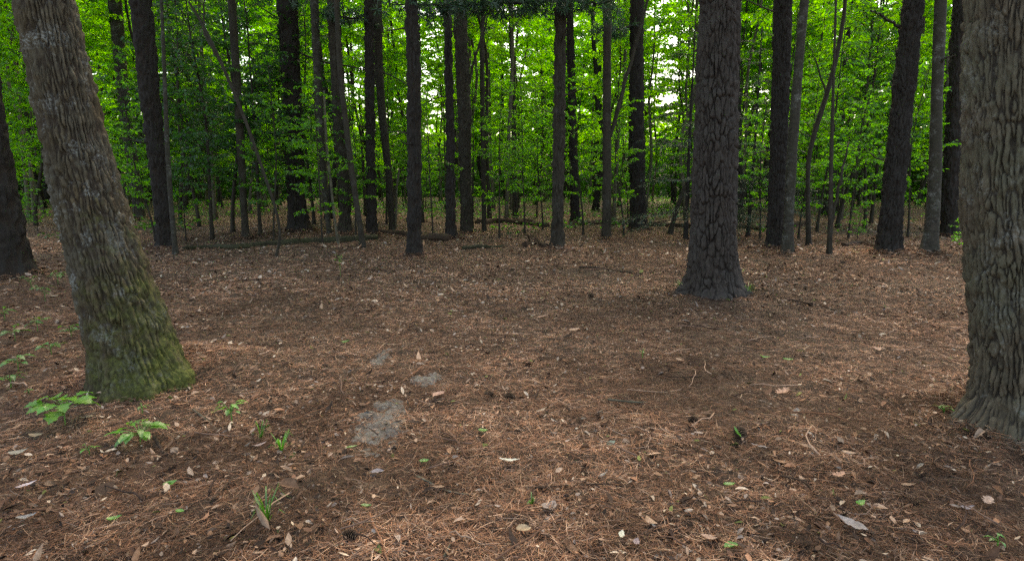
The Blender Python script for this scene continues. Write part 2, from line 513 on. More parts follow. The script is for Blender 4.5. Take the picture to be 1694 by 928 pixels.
def spray(f, start, az, el, L, leafL, droop=0.5, twig_r=0.008, dens=1.0, aspect=0.5, tilt=1.0, twigs=True):
    """one limb with side twigs in a loose layer, leaves along both"""
    n = max(4, int(L / 0.13))
    p = np.array(start, float); pts = [p.copy()]
    for i in range(n):
        e = el - droop * (i / n)
        az += rnd(-.12, .12)
        d = np.array([math.cos(az) * math.cos(e), math.sin(az) * math.cos(e), math.sin(e)])
        p = p + d * L / n; pts.append(p.copy())
        if i < n * 0.15: continue
        for sd in (-1, 1):
            if random.random() > 0.8 * dens: continue
            a2 = az + sd * rnd(.6, 1.1); tl = L * rnd(.2, .5) * (1.15 - 0.7 * i / n)
            q = p.copy(); m = max(2, int(tl / (leafL * 0.42))); e2 = e + rnd(-.25, .15)
            dd = np.array([math.cos(a2) * math.cos(e2), math.sin(a2) * math.cos(e2), math.sin(e2)])
            if twigs and tl > .2: f.G.tube([p, p + dd * tl], twig_r * .4, twig_r * .25, 3, (1, 1, 1), 1)
            for j in range(m):
                q = q + dd * tl / m
                a3 = a2 + (-1) ** j * rnd(.4, 1.0)
                e3 = rnd(-1.0, .2)
                ld = np.array([math.cos(a3) * math.cos(e3), math.sin(a3) * math.cos(e3), math.sin(e3)])
                f.leaf(q, ld, np.array([random.gauss(0, tilt), random.gauss(0, tilt), .8]), leafL * rnd(.65, 1.25), leafL * aspect * rnd(.8, 1.2))
    f.G.tube(pts, twig_r, twig_r * .35, 4, (1, 1, 1), 1)


def broadleaf_crown(name, H, z0, nlimb, Lmax, leafL, mats, dens=1.0, top_taper=0.6, el=0.75, droop=.6, aspect=.5):
    f = Foliage()
    for i in range(nlimb):
        z = z0 + (H - z0) * (i + rnd(0, 1)) / nlimb
        k = (z - z0) / (H - z0)
        L = Lmax * (1 - top_taper * k) * rnd(.55, 1.1) * (0.6 + 0.4 * min(1, k * 4))
        spray(f, (0, 0, z), rnd(0, 2 * PI), el * rnd(.4, 1.2), L, leafL, droop * rnd(.6, 1.4), 0.006 + 0.004 * L, dens, aspect)
    return f.mesh(name, mats)


def conifer_crown(name, H, z0, nlimb, Lmax, mats):
    f = Foliage()
    for i in range(nlimb):
        k = (i + rnd(0, 1)) / nlimb; z = z0 + (H - z0) * k
        L = Lmax * (1 - .8 * k) * rnd(.7, 1.1)
        spray(f, (0, 0, z), rnd(0, 2 * PI), rnd(-.05, .3), L, 0.075, rnd(.2, .6), 0.01, 1.25, .22, .3)
    return f.mesh(name, mats, .1, .1)


def simple_trunk_mesh(name, H, r, mat, seed, wob=0.25, nseg=10, n=26, lean=0.0):
    z = np.linspace(-0.15, H, n)
    k = z / H
    P = np.stack([wob * vnoise(z * .35, z * 0 + seed, z * 0, seed) - wob * vnoise(np.array([0.]), np.array([seed * 1.]), np.array([0.]), seed) + lean * k * H,
                  wob * vnoise(z * .35, z * 0 + seed + 9, z * 0, seed) - wob * vnoise(np.array([0.]), np.array([seed + 9.]), np.array([0.]), seed), z], 1)
    R = r * (1 - .75 * np.clip(k, 0, 1)) + r * .6 * np.exp(-np.clip(z, 0, None) / .15)
    V, F = tube_arrays(P, R, nseg); V, F = tri_fix(V, F)
    return np_mesh(name, V, F, mat, np.ones((len(V), 3))), P


# =================================================================== the named trees
A_BASE = ground_at(238, 622); B_BASE = ground_at(1690, 700); C_BASE = ground_at(1180, 482)
MOUNDS += [(A_BASE[0] + .62, A_BASE[1] + .1, 0.09, 0.38), (A_BASE[0] + .25, A_BASE[1] + .05, 0.10, 0.75), (B_BASE[0], B_BASE[1], 0.06, 0.7), (C_BASE[0], C_BASE[1], 0.06, 0.8)]

T_LEAN = tree_from_pixels("leaning_tree", "big leaning foreground trunk with furrowed bark, pale lichen and mossy foot", "tree",
                 [(236, 628, 146), (213, 540, 137), (187, 464, 131), (150, 340, 117), (124, 232, 110), (97, 110, 106), (73, 0, 105)],
                 "ridge", M_LEAN, 11, H=13, nseg=420, step=0.011, fine_top=3.4, flare=0.10, lobes=(4, .5), flare_h=.22, roots=((-0.15, .12, .35), (-.9, .07, .22), (2.4, .05, .4), (-1.7, .07, .2), (-2.5, .06, .22)))
T_RIGHT = tree_from_pixels("foreground_tree", "thick grey-brown trunk with flaky bark cut off by the right edge of the photo", "tree",
                 [(1690, 695, 172), (1692, 600, 164), (1684, 464, 180), (1680, 300, 188), (1682, 150, 186), (1686, 0, 184)],
                 "flake", M_RIGHT, 23, H=12, nseg=420, step=0.011, fine_top=3.2, flare=0.22, lobes=(4, .35), flare_h=.16, roots=((PI, .24, .38), (-2.3, .10, .4), (-1.2, .12, .4)))
T_TALL = tree_from_pixels("tall_pine", "massive straight pine with dark plated bark standing alone right of centre", "tree",
                 [(1180, 484, 84), (1179, 440, 78), (1180, 350, 70), (1184, 200, 67), (1187, 100, 65), (1190, 0, 63)],
                 "plate", M_BIGPINE, 5, H=18, nseg=330, step=0.014, fine_top=5.2, flare=0.28, lobes=(5, .3), flare_h=.2, roots=((PI * .95, .15, .3), (-.2, .1, .3), (-1.7, .08, .3)))

MID = [
    # name, label, points, bark, material, seed, kwargs
    ("dark_pine", "dark pine trunk cut off by the left edge of the photo", [(6, 458, 104), (0, 400, 92), (-19, 300, 90), (-34, 200, 88), (-66, 0, 86)], "coarse", M_PINE, 31, {}),
    ("dark_pine", "dark pine with scaly bark just right of the big leaning trunk", [(276, 414, 30), (271, 360, 28), (262, 280, 29), (248, 160, 33), (240, 70, 36), (232, 0, 37)], "coarse", M_PINE, 32, {}),
    ("grey_tree", "grey trunk with a pale patch, half hidden behind the big leaning trunk", [(232, 364, 19), (222, 290, 19), (210, 210, 20), (200, 120, 22), (190, 0, 25)], "smooth", M_GREY, 33, {}),
    ("slender_tree", "thin grey trunk touching the foot of the scaly dark pine", [(291, 421, 9), (283, 340, 9), (277, 250, 8), (272, 120, 7), (267, 0, 6)], "smooth", M_GREY, 34, {}),
    ("slender_tree", "slender mossy-grey trunk behind the left end of the long fallen log", [(407, 395, 13), (403, 340, 12), (398, 240, 13), (391, 120, 14), (383, 0, 14)], "smooth", M_BROWN, 35, {}),
    ("vine_clad_pine", "dark reddish pine wrapped in vine leaves, behind the long log", [(496, 384, 38), (491, 340, 30), (487, 250, 30), (481, 120, 32), (475, 0, 33)], "coarse", M_PINE, 36, {}),
    ("slender_tree", "thin pale grey trunk just right of the vine-clad pine", [(545, 388, 8), (536, 300, 10), (529, 200, 13), (524, 100, 14), (520, 0, 14)], "smooth", M_GREY, 37, {}),
    ("mossy_tree", "straight brown trunk with a mossy foot beside a thin crooked stem", [(571, 389, 20), (570, 320, 18), (563, 230, 19), (557, 120, 20), (552, 0, 20)], "coarse", M_BROWN, 38, {}),
    ("curved_tree", "thin crooked stem leaning left over the right end of the mossy log", [(601, 409, 10), (592, 350, 9), (581, 280, 10), (573, 210, 10), (563, 130, 9), (556, 0, 8)], "smooth", M_BROWN, 39, {}),
    ("dark_pine", "narrow dark pine where the mossy log ends", [(615, 389, 17), (614, 300, 15), (612, 200, 14), (611, 100, 15), (611, 0, 16)], "coarse", M_PINE, 40, {}),
    ("slender_tree", "dark trunk bending right, close behind the narrow dark pine", [(650, 384, 11), (642, 280, 12), (632, 190, 13), (626, 100, 15), (625, 0, 14)], "smooth", M_BROWN, 41, {}),
    ("straight_tree", "straight dark brown trunk standing alone nearest left of centre", [(685, 427, 24), (685, 370, 21), (686, 250, 21), (684, 120, 20), (680, 0, 19)], "coarse", M_PINE, 42, {}),
    ("dark_pine", "straight dark trunk at the right end of the reddish log", [(746, 398, 17), (745, 340, 14), (745, 220, 13), (742, 100, 12), (740, 0, 11)], "coarse", M_PINE, 43, {}),
    ("grey_tree", "thick grey-brown trunk right behind the dark trunk by the reddish log", [(771, 389, 16), (770, 300, 17), (768, 180, 21), (764, 90, 21), (760, 0, 21)], "coarse", M_BROWN, 44, {}),
    ("slender_tree", "thin dark stem between the grey-brown trunk and the central trunk, nearer than its neighbours", [(801, 382, 7), (800, 300, 8), (798, 180, 8), (797, 70, 7), (800, 0, 5)], "smooth", M_BROWN, 45, {}),
    ("slender_tree", "thin brown trunk left of the central trunk with the dark log at its foot", [(853, 364, 10), (851, 260, 9), (849, 130, 8), (844, 0, 8)], "smooth", M_BROWN, 46, {}),
    ("straight_tree", "brown trunk with peeling strips standing in the centre of the clearing's edge", [(923, 413, 22), (922, 370, 18), (924, 250, 18), (926, 120, 18), (928, 0, 18)], "coarse", M_BROWN, 47, {}),
    ("dark_pine", "dark trunk close behind and right of the central trunk", [(952, 371, 16), (949, 280, 13), (946, 160, 12), (942, 0, 11)], "coarse", M_PINE, 48, {}),
    ("forked_tree", "grey-brown trunk that forks into a thin right limb at mid height", [(1003, 399, 16), (1004, 320, 15), (1004, 200, 14), (1004, 100, 14), (1005, 0, 15)], "smooth", M_BROWN, 49, {}),
    ("dark_pine", "thick dark pine between the forked tree and the massive pine", [(1056, 381, 29), (1055, 330, 26), (1053, 200, 24), (1053, 100, 22), (1054, 0, 21)], "coarse", M_PINE, 50, {}),
    ("leaning_sapling", "small dark sapling leaning right against the massive pine's left side", [(1108, 387, 8), (1118, 350, 8), (1132, 310, 7), (1150, 282, 6), (1170, 240, 4)], "smooth", M_BROWN, 51, {"H": 0}),
    ("dark_pine", "dark trunk half hidden behind the massive pine's right side", [(1222, 368, 17), (1221, 300, 15), (1218, 150, 14), (1214, 0, 14)], "coarse", M_PINE, 52, {}),
    ("scaly_pine", "dark scaly pine paired with a smooth grey trunk right of the massive pine", [(1283, 413, 30), (1284, 360, 27), (1288, 250, 26), (1292, 120, 27), (1295, 0, 28)], "plate", M_PINE, 53, {}),
    ("grey_tree", "smooth light grey trunk leaning right in front of its scaly pine neighbour", [(1303, 424, 21), (1304, 370, 17), (1310, 260, 18), (1320, 120, 16), (1331, 0, 15)], "smooth", M_GREY, 54, {}),
    ("curved_sapling", "crooked sapling curving to the right beyond the smooth grey trunk", [(1338, 406, 9), (1336, 330, 8), (1337, 260, 8), (1350, 210, 9), (1367, 160, 9), (1383, 100, 8), (1396, 30, 7), (1402, -40, 6)], "smooth", M_BROWN, 55, {"H": 8}),
    ("slender_tree", "thin upright stem between the crooked sapling and the leaning scaly pine", [(1372, 421, 9), (1374, 350, 8), (1375, 260, 7), (1379, 130, 5), (1383, 0, 4)], "smooth", M_BROWN, 56, {}),
    ("scaly_pine", "thick scaly pine leaning right, third big trunk from the right edge", [(1469, 421, 42), (1473, 370, 36), (1484, 260, 36), (1497, 130, 36), (1512, 0, 35)], "plate", M_PINE, 57, {}),
    ("grey_tree", "mottled smooth grey trunk between the leaning scaly pine and the right edge", [(1535, 423, 31), (1542, 370, 25), (1547, 290, 23), (1549, 180, 20), (1556, 0, 22)], "smooth", M_GREY, 58, {}),
    ("dark_pine", "dark trunk directly behind the mottled grey trunk, near the right edge", [(1570, 393, 30), (1572, 320, 30), (1580, 180, 28), (1590, 0, 27)], "coarse", M_PINE, 59, {}),
    ("curved_sapling", "thin sapling arching to the upper left in front of the long log", [(457, 424, 4), (466, 388, 4), (455, 340, 5), (436, 285, 5), (412, 215, 6), (390, 160, 6), (362, 95, 6), (335, 40, 5), (310, 0, 4)], "smooth", M_BROWN, 60, {"H": 0}),
    ("slender_tree", "thin stem with bare foot between the vine-clad pine and the mossy-footed trunk", [(560, 404, 4), (553, 360, 4), (548, 310, 4), (540, 240, 4), (536, 150, 3)], "smooth", M_PALE, 61, {"H": 0}),
    ("bare_sapling", "short white dead stem standing behind the reddish log", [(653, 384, 4), (656, 345, 4), (656, 310, 4), (661, 278, 3)], "smooth", M_PALE, 62, {"H": 0}),
]
TREES = {}
for nm, lab, pts, kind, mat, seed, kw in MID:
    k2 = dict(H=15.0, nseg=52 if pts[0][2] > 14 else 20, step=0.04, fine_top=8.0, flare=.45 if pts[0][2] > 14 else .35, flare_h=.16)
    k2.update(kw)
    if kind == "plate": k2.update(nseg=96, step=0.028)
    cat = "sapling" if "sapling" in nm else "tree"
    TREES[seed] = tree_from_pixels(nm, lab, cat, pts, kind, mat, seed, **k2)
    if pts[0][2] > 14: MOUNDS.append((TREES[seed][1][0] + .05, TREES[seed][1][1] - .1, .06, .5))


def add_branch(tree, px_pts, r0, r1, mat, name="branch", dy=0.0, n=16):
    root, base, wp, rr = tree
    P = catmull(np.array([at_dist(x, y, base[1] - dy * i / max(1, len(px_pts) - 1)) for i, (x, y) in enumerate(px_pts)]) - base, n)
    P[1:-1] += RNG.normal(0, 0.012, (n - 2, 3))
    g = Geo(); g.tube(P, r0, r1, 7)
    return link(name, g.mesh(name, [mat]), root), P


# limbs and dead branches the photo shows
add_branch(TREES[49], [(1005, 235), (1016, 205), (1030, 150), (1043, 105), (1062, 40), (1078, -30)], .06, .03, M_BROWN)
add_branch(TREES[36], [(484, 78), (505, 92), (545, 105), (590, 112), (640, 122), (690, 150)], .035, .012, M_BROWN, dy=.8)
add_branch(TREES[36], [(478, 40), (450, 25), (425, 8)], .03, .012, M_BROWN, dy=.5)
add_branch(TREES[60], [(362, 95), (340, 60), (338, 20), (342, -20)], .03, .012, M_BROWN)
add_branch(TREES[55], [(1368, 158), (1352, 110), (1340, 75)], .022, .01, M_BROWN)
add_branch(TREES[56], [(1374, 390), (1382, 340), (1392, 290), (1404, 235)], .04, .015, M_BROWN)
add_branch(TREES[44], [(770, 170), (782, 110), (795, 65), (806, 10)], .05, .02, M_BROWN)
add_branch(TREES[45], [(800, 105), (800, 60), (812, 10)], .04, .02, M_BROWN)
add_branch(TREES[58], [(1551, 110), (1562, 98), (1580, 92)], .03, .012, M_GREY, dy=.3)
add_branch(TREES[57], [(1488, 45), (1465, 30), (1440, 18)], .03, .012, M_PINE, dy=.3)
for sd in (32, 42, 43, 47, 48, 50, 53, 57, 40, 36):      # dead snags on the pines
    root, base, wp, rr = TREES[sd]
    for k in range(8):
        z = rnd(1.6, 7.0); i = np.interp(z, wp[:, 2], np.arange(len(wp)))
        c = np.array([np.interp(i, np.arange(len(wp)), wp[:, q]) for q in range(3)]) - base
        a = rnd(PI, 2 * PI) if random.random() < .6 else rnd(0, PI); L = rnd(.12, .9) ** 1.3
        p1 = c + np.array([math.cos(a) * L * .5, math.sin(a) * L * .5, rnd(-.05, .15)]); p2 = c + np.array([math.cos(a) * L, math.sin(a) * L, rnd(-.15, .25)])
        g = Geo(); g.tube([c, p1, p2], .022, .006, 5, n=6); link("branch", g.mesh("branch", [M_BROWN]), root)

# their own crowns, high above the photograph's upper edge, which shade the clearing
random.seed(5)
TOP = {}
for i in range(2):
    TOP["broad", i] = broadleaf_crown("crown", 8.5, 0, 46, 3.4, .21, [M_LEAF_BRIGHT, M_BROWN], top_taper=.5)
    TOP["pine", i] = broadleaf_crown("crown", 7.5, 0, 34, 2.6, .24, [M_NEEDLE, M_PINE], top_taper=.6, aspect=.13, droop=.2)


def crown_on(root, wp, base, kind, z):
    i = np.interp(z, wp[:, 2], np.arange(len(wp))); c = np.array([np.interp(i, np.arange(len(wp)), wp[:, q]) for q in range(3)]) - base
    link("crown", TOP[kind, random.randrange(2)], root, c, rnd(0, 6.28), rnd(.85, 1.15))


for t3, kind in ((T_LEAN, "broad"), (T_RIGHT, "broad"), (T_TALL, "pine")):
    crown_on(t3[0], t3[2], t3[1], kind, 8.0 if kind == "broad" else 10.5)
for sd, (root, base, wp, rr) in TREES.items():
    if wp[-1][2] > 12: crown_on(root, wp, base, "pine" if sd in (31, 32, 36, 40, 42, 43, 48, 50, 52, 53, 57, 59) else "broad", rnd(8.5, 10.5))

# crowns that show on named trees: vine leaves, hanging pine bough, young foliage
def cluster_leaves(f, center, rad, n, L, aspect=.55, tilt=.6, flat=.6):
    for _ in range(n):
        v = RNG.normal(0, 1, 3); v /= np.linalg.norm(v); v *= rad * RNG.uniform(.2, 1) ** .5; v[2] *= flat
        a = rnd(0, 2 * PI); e = rnd(-.7, .1)
        f.leaf(np.asarray(center) + v, np.array([math.cos(a) * math.cos(e), math.sin(a) * math.cos(e), math.sin(e)]), np.array([rnd(-tilt, tilt), rnd(-tilt, tilt), 1.]), L * rnd(.7, 1.2), L * aspect)


root, base, wp, rr = TREES[36]
f = Foliage()
for k in range(240):
    z = rnd(.9, 7.5); i = np.interp(z, wp[:, 2], np.arange(len(wp)))
    c = np.array([np.interp(i, np.arange(len(wp)), wp[:, q]) for q in range(3)]) - base
    a = rnd(0, 2 * PI); rv = np.interp(i, np.arange(len(rr)), rr) + rnd(.02, .22)
    cluster_leaves(f, c + np.array([math.cos(a) * rv, math.sin(a) * rv, 0]), .14, 4, .12)
f.G.tube([[0, -.33, 0.1], [.05, -.3, 2], [-.1, -.32, 4], [0, -.3, 7]], .015, .01, 4, (1, 1, 1), 1, n=12)
link("vine", f.mesh("vine", [M_LEAF_SHADED, M_BROWN]), root)


def pine_bough(tree, px_pts, dy, tufts, seed, spread=.5):
    root, base, wp, rr = tree
    br, P = add_branch(tree, px_pts, .04, .012, M_PINE, dy=dy)
    f = Foliage()
    for k in range(tufts):
        q = P[int(rnd(.15, 1) * (len(P) - 1))] + RNG.normal(0, 1, 3) * np.array([spread, spread, spread * .35])
        for j in range(26):
            d = RNG.normal(0, 1, 3); d[2] -= .35
            f.leaf(q, d / np.linalg.norm(d), RNG.normal(0, 1, 3), rnd(.12, .2), .016)
    o = link("needles", f.mesh("needles", [M_NEEDLE, M_BROWN], .1, .1), br)


pine_bough(TREES[47], [(926, 2), (890, 4), (840, 6), (780, 8), (720, 10), (650, 8)], 1.0, 190, 1, .36)
pine_bough(TREES[47], [(928, -10), (960, 2), (985, 6), (1010, 2)], .6, 60, 2, .4)
pine_bough(TREES[40], [(611, 22), (590, 30), (560, 28), (520, 20)], .6, 50, 3, .4)
pine_bough(TREES[50], [(1054, 40), (1030, 48), (1000, 50), (985, 60)], .6, 40, 3, .35)

# ------------------------------------------------------------------ leafy saplings and trees, by variant
VAR = {}
def variant(key, H, r, z0, nlimb, Lmax, leafL, leaf, bark, seed, wob=.25, **kw):
    random.seed(seed)
    tm, P = simple_trunk_mesh("trunk", H, r, bark, seed, wob, 8 if r < .08 else 12)
    cm = broadleaf_crown("crown", H * 1.0, z0, nlimb, Lmax, leafL, [leaf, bark], **kw)
    # crown limbs follow the wobbling stem
    n = len(cm.vertices); co = np.zeros(n * 3, np.float32); cm.vertices.foreach_get("co", co); co = co.reshape(-1, 3)
    zz = np.clip(co[:, 2], 0, H); co[:, 0] += np.interp(zz, P[:, 2], P[:, 0]); co[:, 1] += np.interp(zz, P[:, 2], P[:, 1])
    cm.vertices.foreach_set("co", co.ravel()); cm.update()
    VAR[key] = (tm, cm)


for i in range(3):
    variant(("shrub", i), 2.2, .018, .35, 22, .8, .10, M_LEAF_MID, M_BROWN, 100 + i, .15)
    variant(("sapling", i), 5.2, .032, .9, 40, 1.3, .108, M_LEAF_MID, M_BROWN, 110 + i)
    variant(("dark", i), 7.0, .05, 1.1, 62, 1.8, .112, M_LEAF_SHADED, M_BROWN, 120 + i)
    variant(("bright", i), 9.0, .06, 1.6, 62, 2.1, .13, M_LEAF_BRIGHT, M_BROWN, 130 + i, top_taper=.3)
    variant(("tall", i), 19.0, .12, 2.5, 100, 3.0, .185, M_LEAF_BRIGHT, M_GREY if i == 1 else M_BROWN, 140 + i, .5, top_taper=.3)
    variant(("pole", i), 18.0, .075, 6.0, 56, 2.1, .16, M_LEAF_BRIGHT, M_PALE if i else M_BROWN, 150 + i, .3, top_taper=.3)
random.seed(99)
VAR[("conifer", 0)] = (simple_trunk_mesh("trunk", 6.0, .06, M_PINE, 160, .1)[0], conifer_crown("crown", 6.0, .5, 62, 2.1, [M_NEEDLE, M_PINE]))
VAR[("farpine", 0)] = (simple_trunk_mesh("trunk", 17.0, .2, M_PINE, 161, .3, 14)[0], None)
VAR[("farpine", 1)] = (simple_trunk_mesh("trunk", 17.0, .15, M_PINE, 162, .4, 12)[0], None)


def plant(key, loc, name, label, cat, group=None, rotz=None, s=1.0):
    tm, cm = VAR[key]
    z = float(gh(np.array([loc[0]]), np.array([loc[1]]))[0])
    root = link(name, None, None, (loc[0], loc[1], z), rnd(0, 2 * PI) if rotz is None else rotz, s)
    tag(root, label, cat, group)
    link("trunk" if "shrub" not in name else "stem", tm, root)
    if cm: link("crown" if "shrub" not in name else "foliage", cm, root)
    return root


def az_pos(px, Y): return ((px - W_PX / 2) / F_PX * Y * (1.0 / CP) * .985, Y)


# individually told apart understory plants
NEAR = [
    (("shrub", 0), 306, 15.0, 1.05, "shrub", "bright green shrub between the scaly dark pine and the slender mossy-grey trunk", "shrub"),
    (("dark", 0), 350, 15.5, 1.0, "leafy_sapling", "dense sapling with shade-darkened leaves left of the slender mossy-grey trunk", "sapling"),
    (("dark", 1), 430, 16.5, 1.0, "leafy_sapling", "dense sapling with shade-darkened leaves between the slender mossy-grey trunk and the vine-clad pine", "sapling"),
    (("dark", 2), 330, 19.0, 1.1, "leafy_sapling", "tall dark sapling behind the bright shrub on the left", "sapling"),
    (("dark", 2), 385, 17.5, 1.15, "leafy_sapling", "tall dark sapling straight behind the slender mossy-grey trunk", "sapling"),
    (("dark", 1), 300, 20.5, 1.2, "leafy_sapling", "dark sapling between the scaly dark pine and the tall dark sapling", "sapling"),
    (("sapling", 1), 255, 14.6, .8, "leafy_sapling", "thin sapling with fine sprays just left of the scaly dark pine's foot", "sapling"),
    (("sapling", 2), 452, 15.2, .85, "leafy_sapling", "thin leafy sapling just left of the vine-clad pine", "sapling"),
    (("sapling", 1), 588, 16.4, .8, "leafy_sapling", "thin leafy sapling between the mossy-footed trunk and the narrow dark pine", "sapling"),
    (("sapling", 0), 716, 16.0, .75, "leafy_sapling", "thin leafy sapling standing behind the middle of the reddish log", "sapling"),
    (("sapling", 2), 826, 16.5, .8, "leafy_sapling", "thin leafy sapling above the short mossy rotten log", "sapling"),
    (("sapling", 0), 898, 18.5, .9, "leafy_sapling", "thin leafy sapling touching the central trunk's left side", "sapling"),
    (("sapling", 1), 1032, 17.0, .85, "leafy_sapling", "thin leafy sapling in the gap between the forked tree and the thick dark pine", "sapling"),
    (("sapling", 2), 1258, 14.8, .75, "leafy_sapling", "thin leafy sapling just left of the scaly pine pair", "sapling"),
    (("sapling", 0), 1322, 15.4, .8, "leafy_sapling", "thin leafy sapling just right of the smooth light grey trunk", "sapling"),
    (("sapling", 1), 1503, 15.6, .85, "leafy_sapling", "thin leafy sapling between the leaning scaly pine and the mottled grey trunk", "sapling"),
    (("sapling", 0), 532, 14.2, .75, "leafy_sapling", "small sapling with layered leaf sprays in front of the vine-clad pine's right side", "sapling"),
    (("dark", 0), 520, 20, 1.1, "leafy_sapling", "dark sapling filling the gap right of the vine-clad pine", "sapling"),
    (("conifer", 0), 1135, 15.5, .95, "young_conifer", "young conifer with flat dark sprays left of the massive pine", "conifer"),
    (("conifer", 0), 1238, 15.8, .9, "young_conifer", "young conifer with flat dark sprays between the massive pine and the scaly pine pair", "conifer"),
    (("sapling", 1), 1405, 15.0, .8, "leafy_sapling", "broad-leaved sapling just left of the leaning scaly pine", "sapling"),
    (("dark", 1), 1430, 18.5, 1.0, "leafy_sapling", "dark sapling behind the leaning scaly pine's left side", "sapling"),
    (("sapling", 2), 1352, 17.5, 1.15, "leafy_sapling", "leafy sapling behind the crooked sapling on the right", "sapling"),
    (("shrub", 1), 1420, 14.2, .42, "shrub", "low green shrub on the ground left of the leaning scaly pine's foot", "shrub"),
    (("shrub", 2), 1600, 11.0, .42, "shrub", "low green shrub beside the right foreground trunk", "shrub"),
    (("sapling", 0), 1575, 17.5, 1.1, "leafy_sapling", "sapling filling the gap between the mottled grey trunk and the right foreground trunk", "sapling"),
    (("shrub", 2), 62, 17.0, .62, "shrub", "low bright green shrub between the left edge pine and the big leaning trunk", "shrub"),
    (("shrub", 0), 30, 19.0, .7, "shrub", "low green shrub just right of the left edge pine", "shrub"),
    (("sapling", 1), 205, 19.0, 1.1, "leafy_sapling", "green sapling right behind the big leaning trunk", "sapling"),
    (("bright", 0), 60, 20.0, 1.0, "leafy_sapling", "bright green tree behind the gap left of the big leaning trunk", "tree"),
    (("sapling", 2), 868, 17.5, .85, "leafy_sapling", "thin leafy sapling just left of the central trunk", "sapling"),
    (("sapling", 1), 965, 17.0, .9, "leafy_sapling", "thin leafy sapling between the central trunk and the forked tree", "sapling"),
    (("sapling", 0), 782, 19.0, 1.0, "leafy_sapling", "leafy sapling right of the trunk at the reddish log's end", "sapling"),
    (("sapling", 2), 640, 20.5, 1.1, "leafy_sapling", "leafy sapling behind the short white dead stem", "sapling"),
    (("bright", 1), 1010, 22, 1.0, "leafy_sapling", "bright leafy tree directly behind the forked tree", "tree"),
    (("bright", 2), 700, 22, 1.0, "leafy_sapling", "bright leafy tree behind the straight trunk left of centre", "tree"),
    (("bright", 0), 1385, 19, 1.0, "leafy_sapling", "bright leafy tree behind the thin upright stem on the right", "tree"),
    (("bright", 1), 1440, 22, 1.05, "leafy_sapling", "bright leafy tree filling the gap left of the leaning scaly pine", "tree"),
]
for key, px, Y, s, nm, lab, cat in NEAR:
    plant(key, az_pos(px, Y), nm, lab, cat, None, None, s)

# the stand behind: trees nothing in the photo tells apart
random.seed(2024)
taken = [(b[1][0], b[1][1]) for b in TREES.values()]
def gap(px, Y):
    """sky gaps: where the far trees stand thinner"""
    return any(abs(px - c) < w for c, w in ((1085, 24), (1245, 16), (870, 10), (1440, 18), (600, 14), (715, 14), (290, 12), (420, 12)))


def scatter(n, y0, y1, mind, fn, avoid_gap=0.0):
    k = 0; tries = 0
    while k < n and tries < n * 60:
        tries += 1
        Y = y0 + (y1 - y0) * random.random() ** .8; px = rnd(-260, 1954)
        if avoid_gap and gap(px, Y) and random.random() < avoid_gap: continue
        x, y = az_pos(px, Y)
        if any((x - a) ** 2 + (y - b) ** 2 < mind * mind for a, b in taken): continue
        taken.append((x, y)); fn((x, y), k); k += 1


G_SAP, G_TALL, G_POLE, G_PINE = "leafy saplings scattered through the stand", "tall leafy trees of the far stand", "slender pole trees of the far stand", "dark pines of the far stand"
scatter(75, 18.0, 40, 1.05, lambda p, k: plant((("sapling", "bright")[k % 3 == 0], k % 3), p, "understory_sapling", "thin green understory sapling scattered among the trunks behind the clearing", "sapling", G_SAP, None, rnd(.7, 1.2)), .5)
scatter(190, 19.5, 48, .75, lambda p, k: plant(("pole", k % 3), p, "pole_tree", "slender straight pole tree with high bright leaves in the stand behind the clearing", "tree", G_POLE, None, rnd(.8, 1.25)), .6)
scatter(60, 28, 62, 1.8, lambda p, k: plant(("tall", k % 3), p, "forest_tree", "tall tree clothed in bright green leaves at the back of the forest", "tree", G_TALL, None, rnd(.8, 1.2)), .95)
scatter(40, 22, 50, 1.2, lambda p, k: plant(("farpine", k % 2), p, "forest_pine", "distant dark bare pine trunk in the stand behind the clearing", "tree", G_PINE, None, rnd(.8, 1.15)), .5)

# far-off wood, one mass; low undergrowth
def far_wood():
    n = 190000
    az = RNG.uniform(-1.0, 1.0, n); r = RNG.uniform(58, 88, n); z = RNG.uniform(0, 1, n) ** 1.6 * 26
    dens = vnoise(az * 14, z * .28, az * 0, 77) + .6 * vnoise(az * 40, z * .7, az * 0, 78) + 1.15 - z / 17.0 + 1.6 * np.exp(-(z / 5.0) ** 2)
    pxa = np.tan(az) * F_PX + W_PX / 2
    for c, w in ((1085, 34), (1245, 24), (870, 20), (1440, 28), (590, 34), (715, 30), (290, 24), (420, 22)):
        dens -= np.where(z > 9.5, 1.7 * np.exp(-((pxa - c) / w) ** 2), 0)
    m = dens > RNG.uniform(-.25, .35, n)
    az, r, z = az[m], r[m], z[m]; n = len(az)
    P = np.stack([np.sin(az) * r, np.cos(az) * r, z + gh(np.sin(az) * r, np.cos(az) * r)], 1)
    D = RNG.normal(0, 1, (n, 3)); 
    N = RNG.normal(0, 1, (n, 3))
    V, F = leaf_arrays(P, D, N, RNG.uniform(.35, .8, n), RNG.uniform(.2, .45, n), .2, .3)
    mi = np.where(z + RNG.normal(0, 1.5, n) < 5.5, 1, 0)          # low leaves darkened: shade painted in under the bright crowns
    return np_mesh("far_wood", V, F, [M_LEAF_BRIGHT, M_LEAF_SHADED], np.repeat(leaf_colors(n), 6, 0), np.concatenate([mi, mi]))
setting(link("far_wood", far_wood()), "stuff")


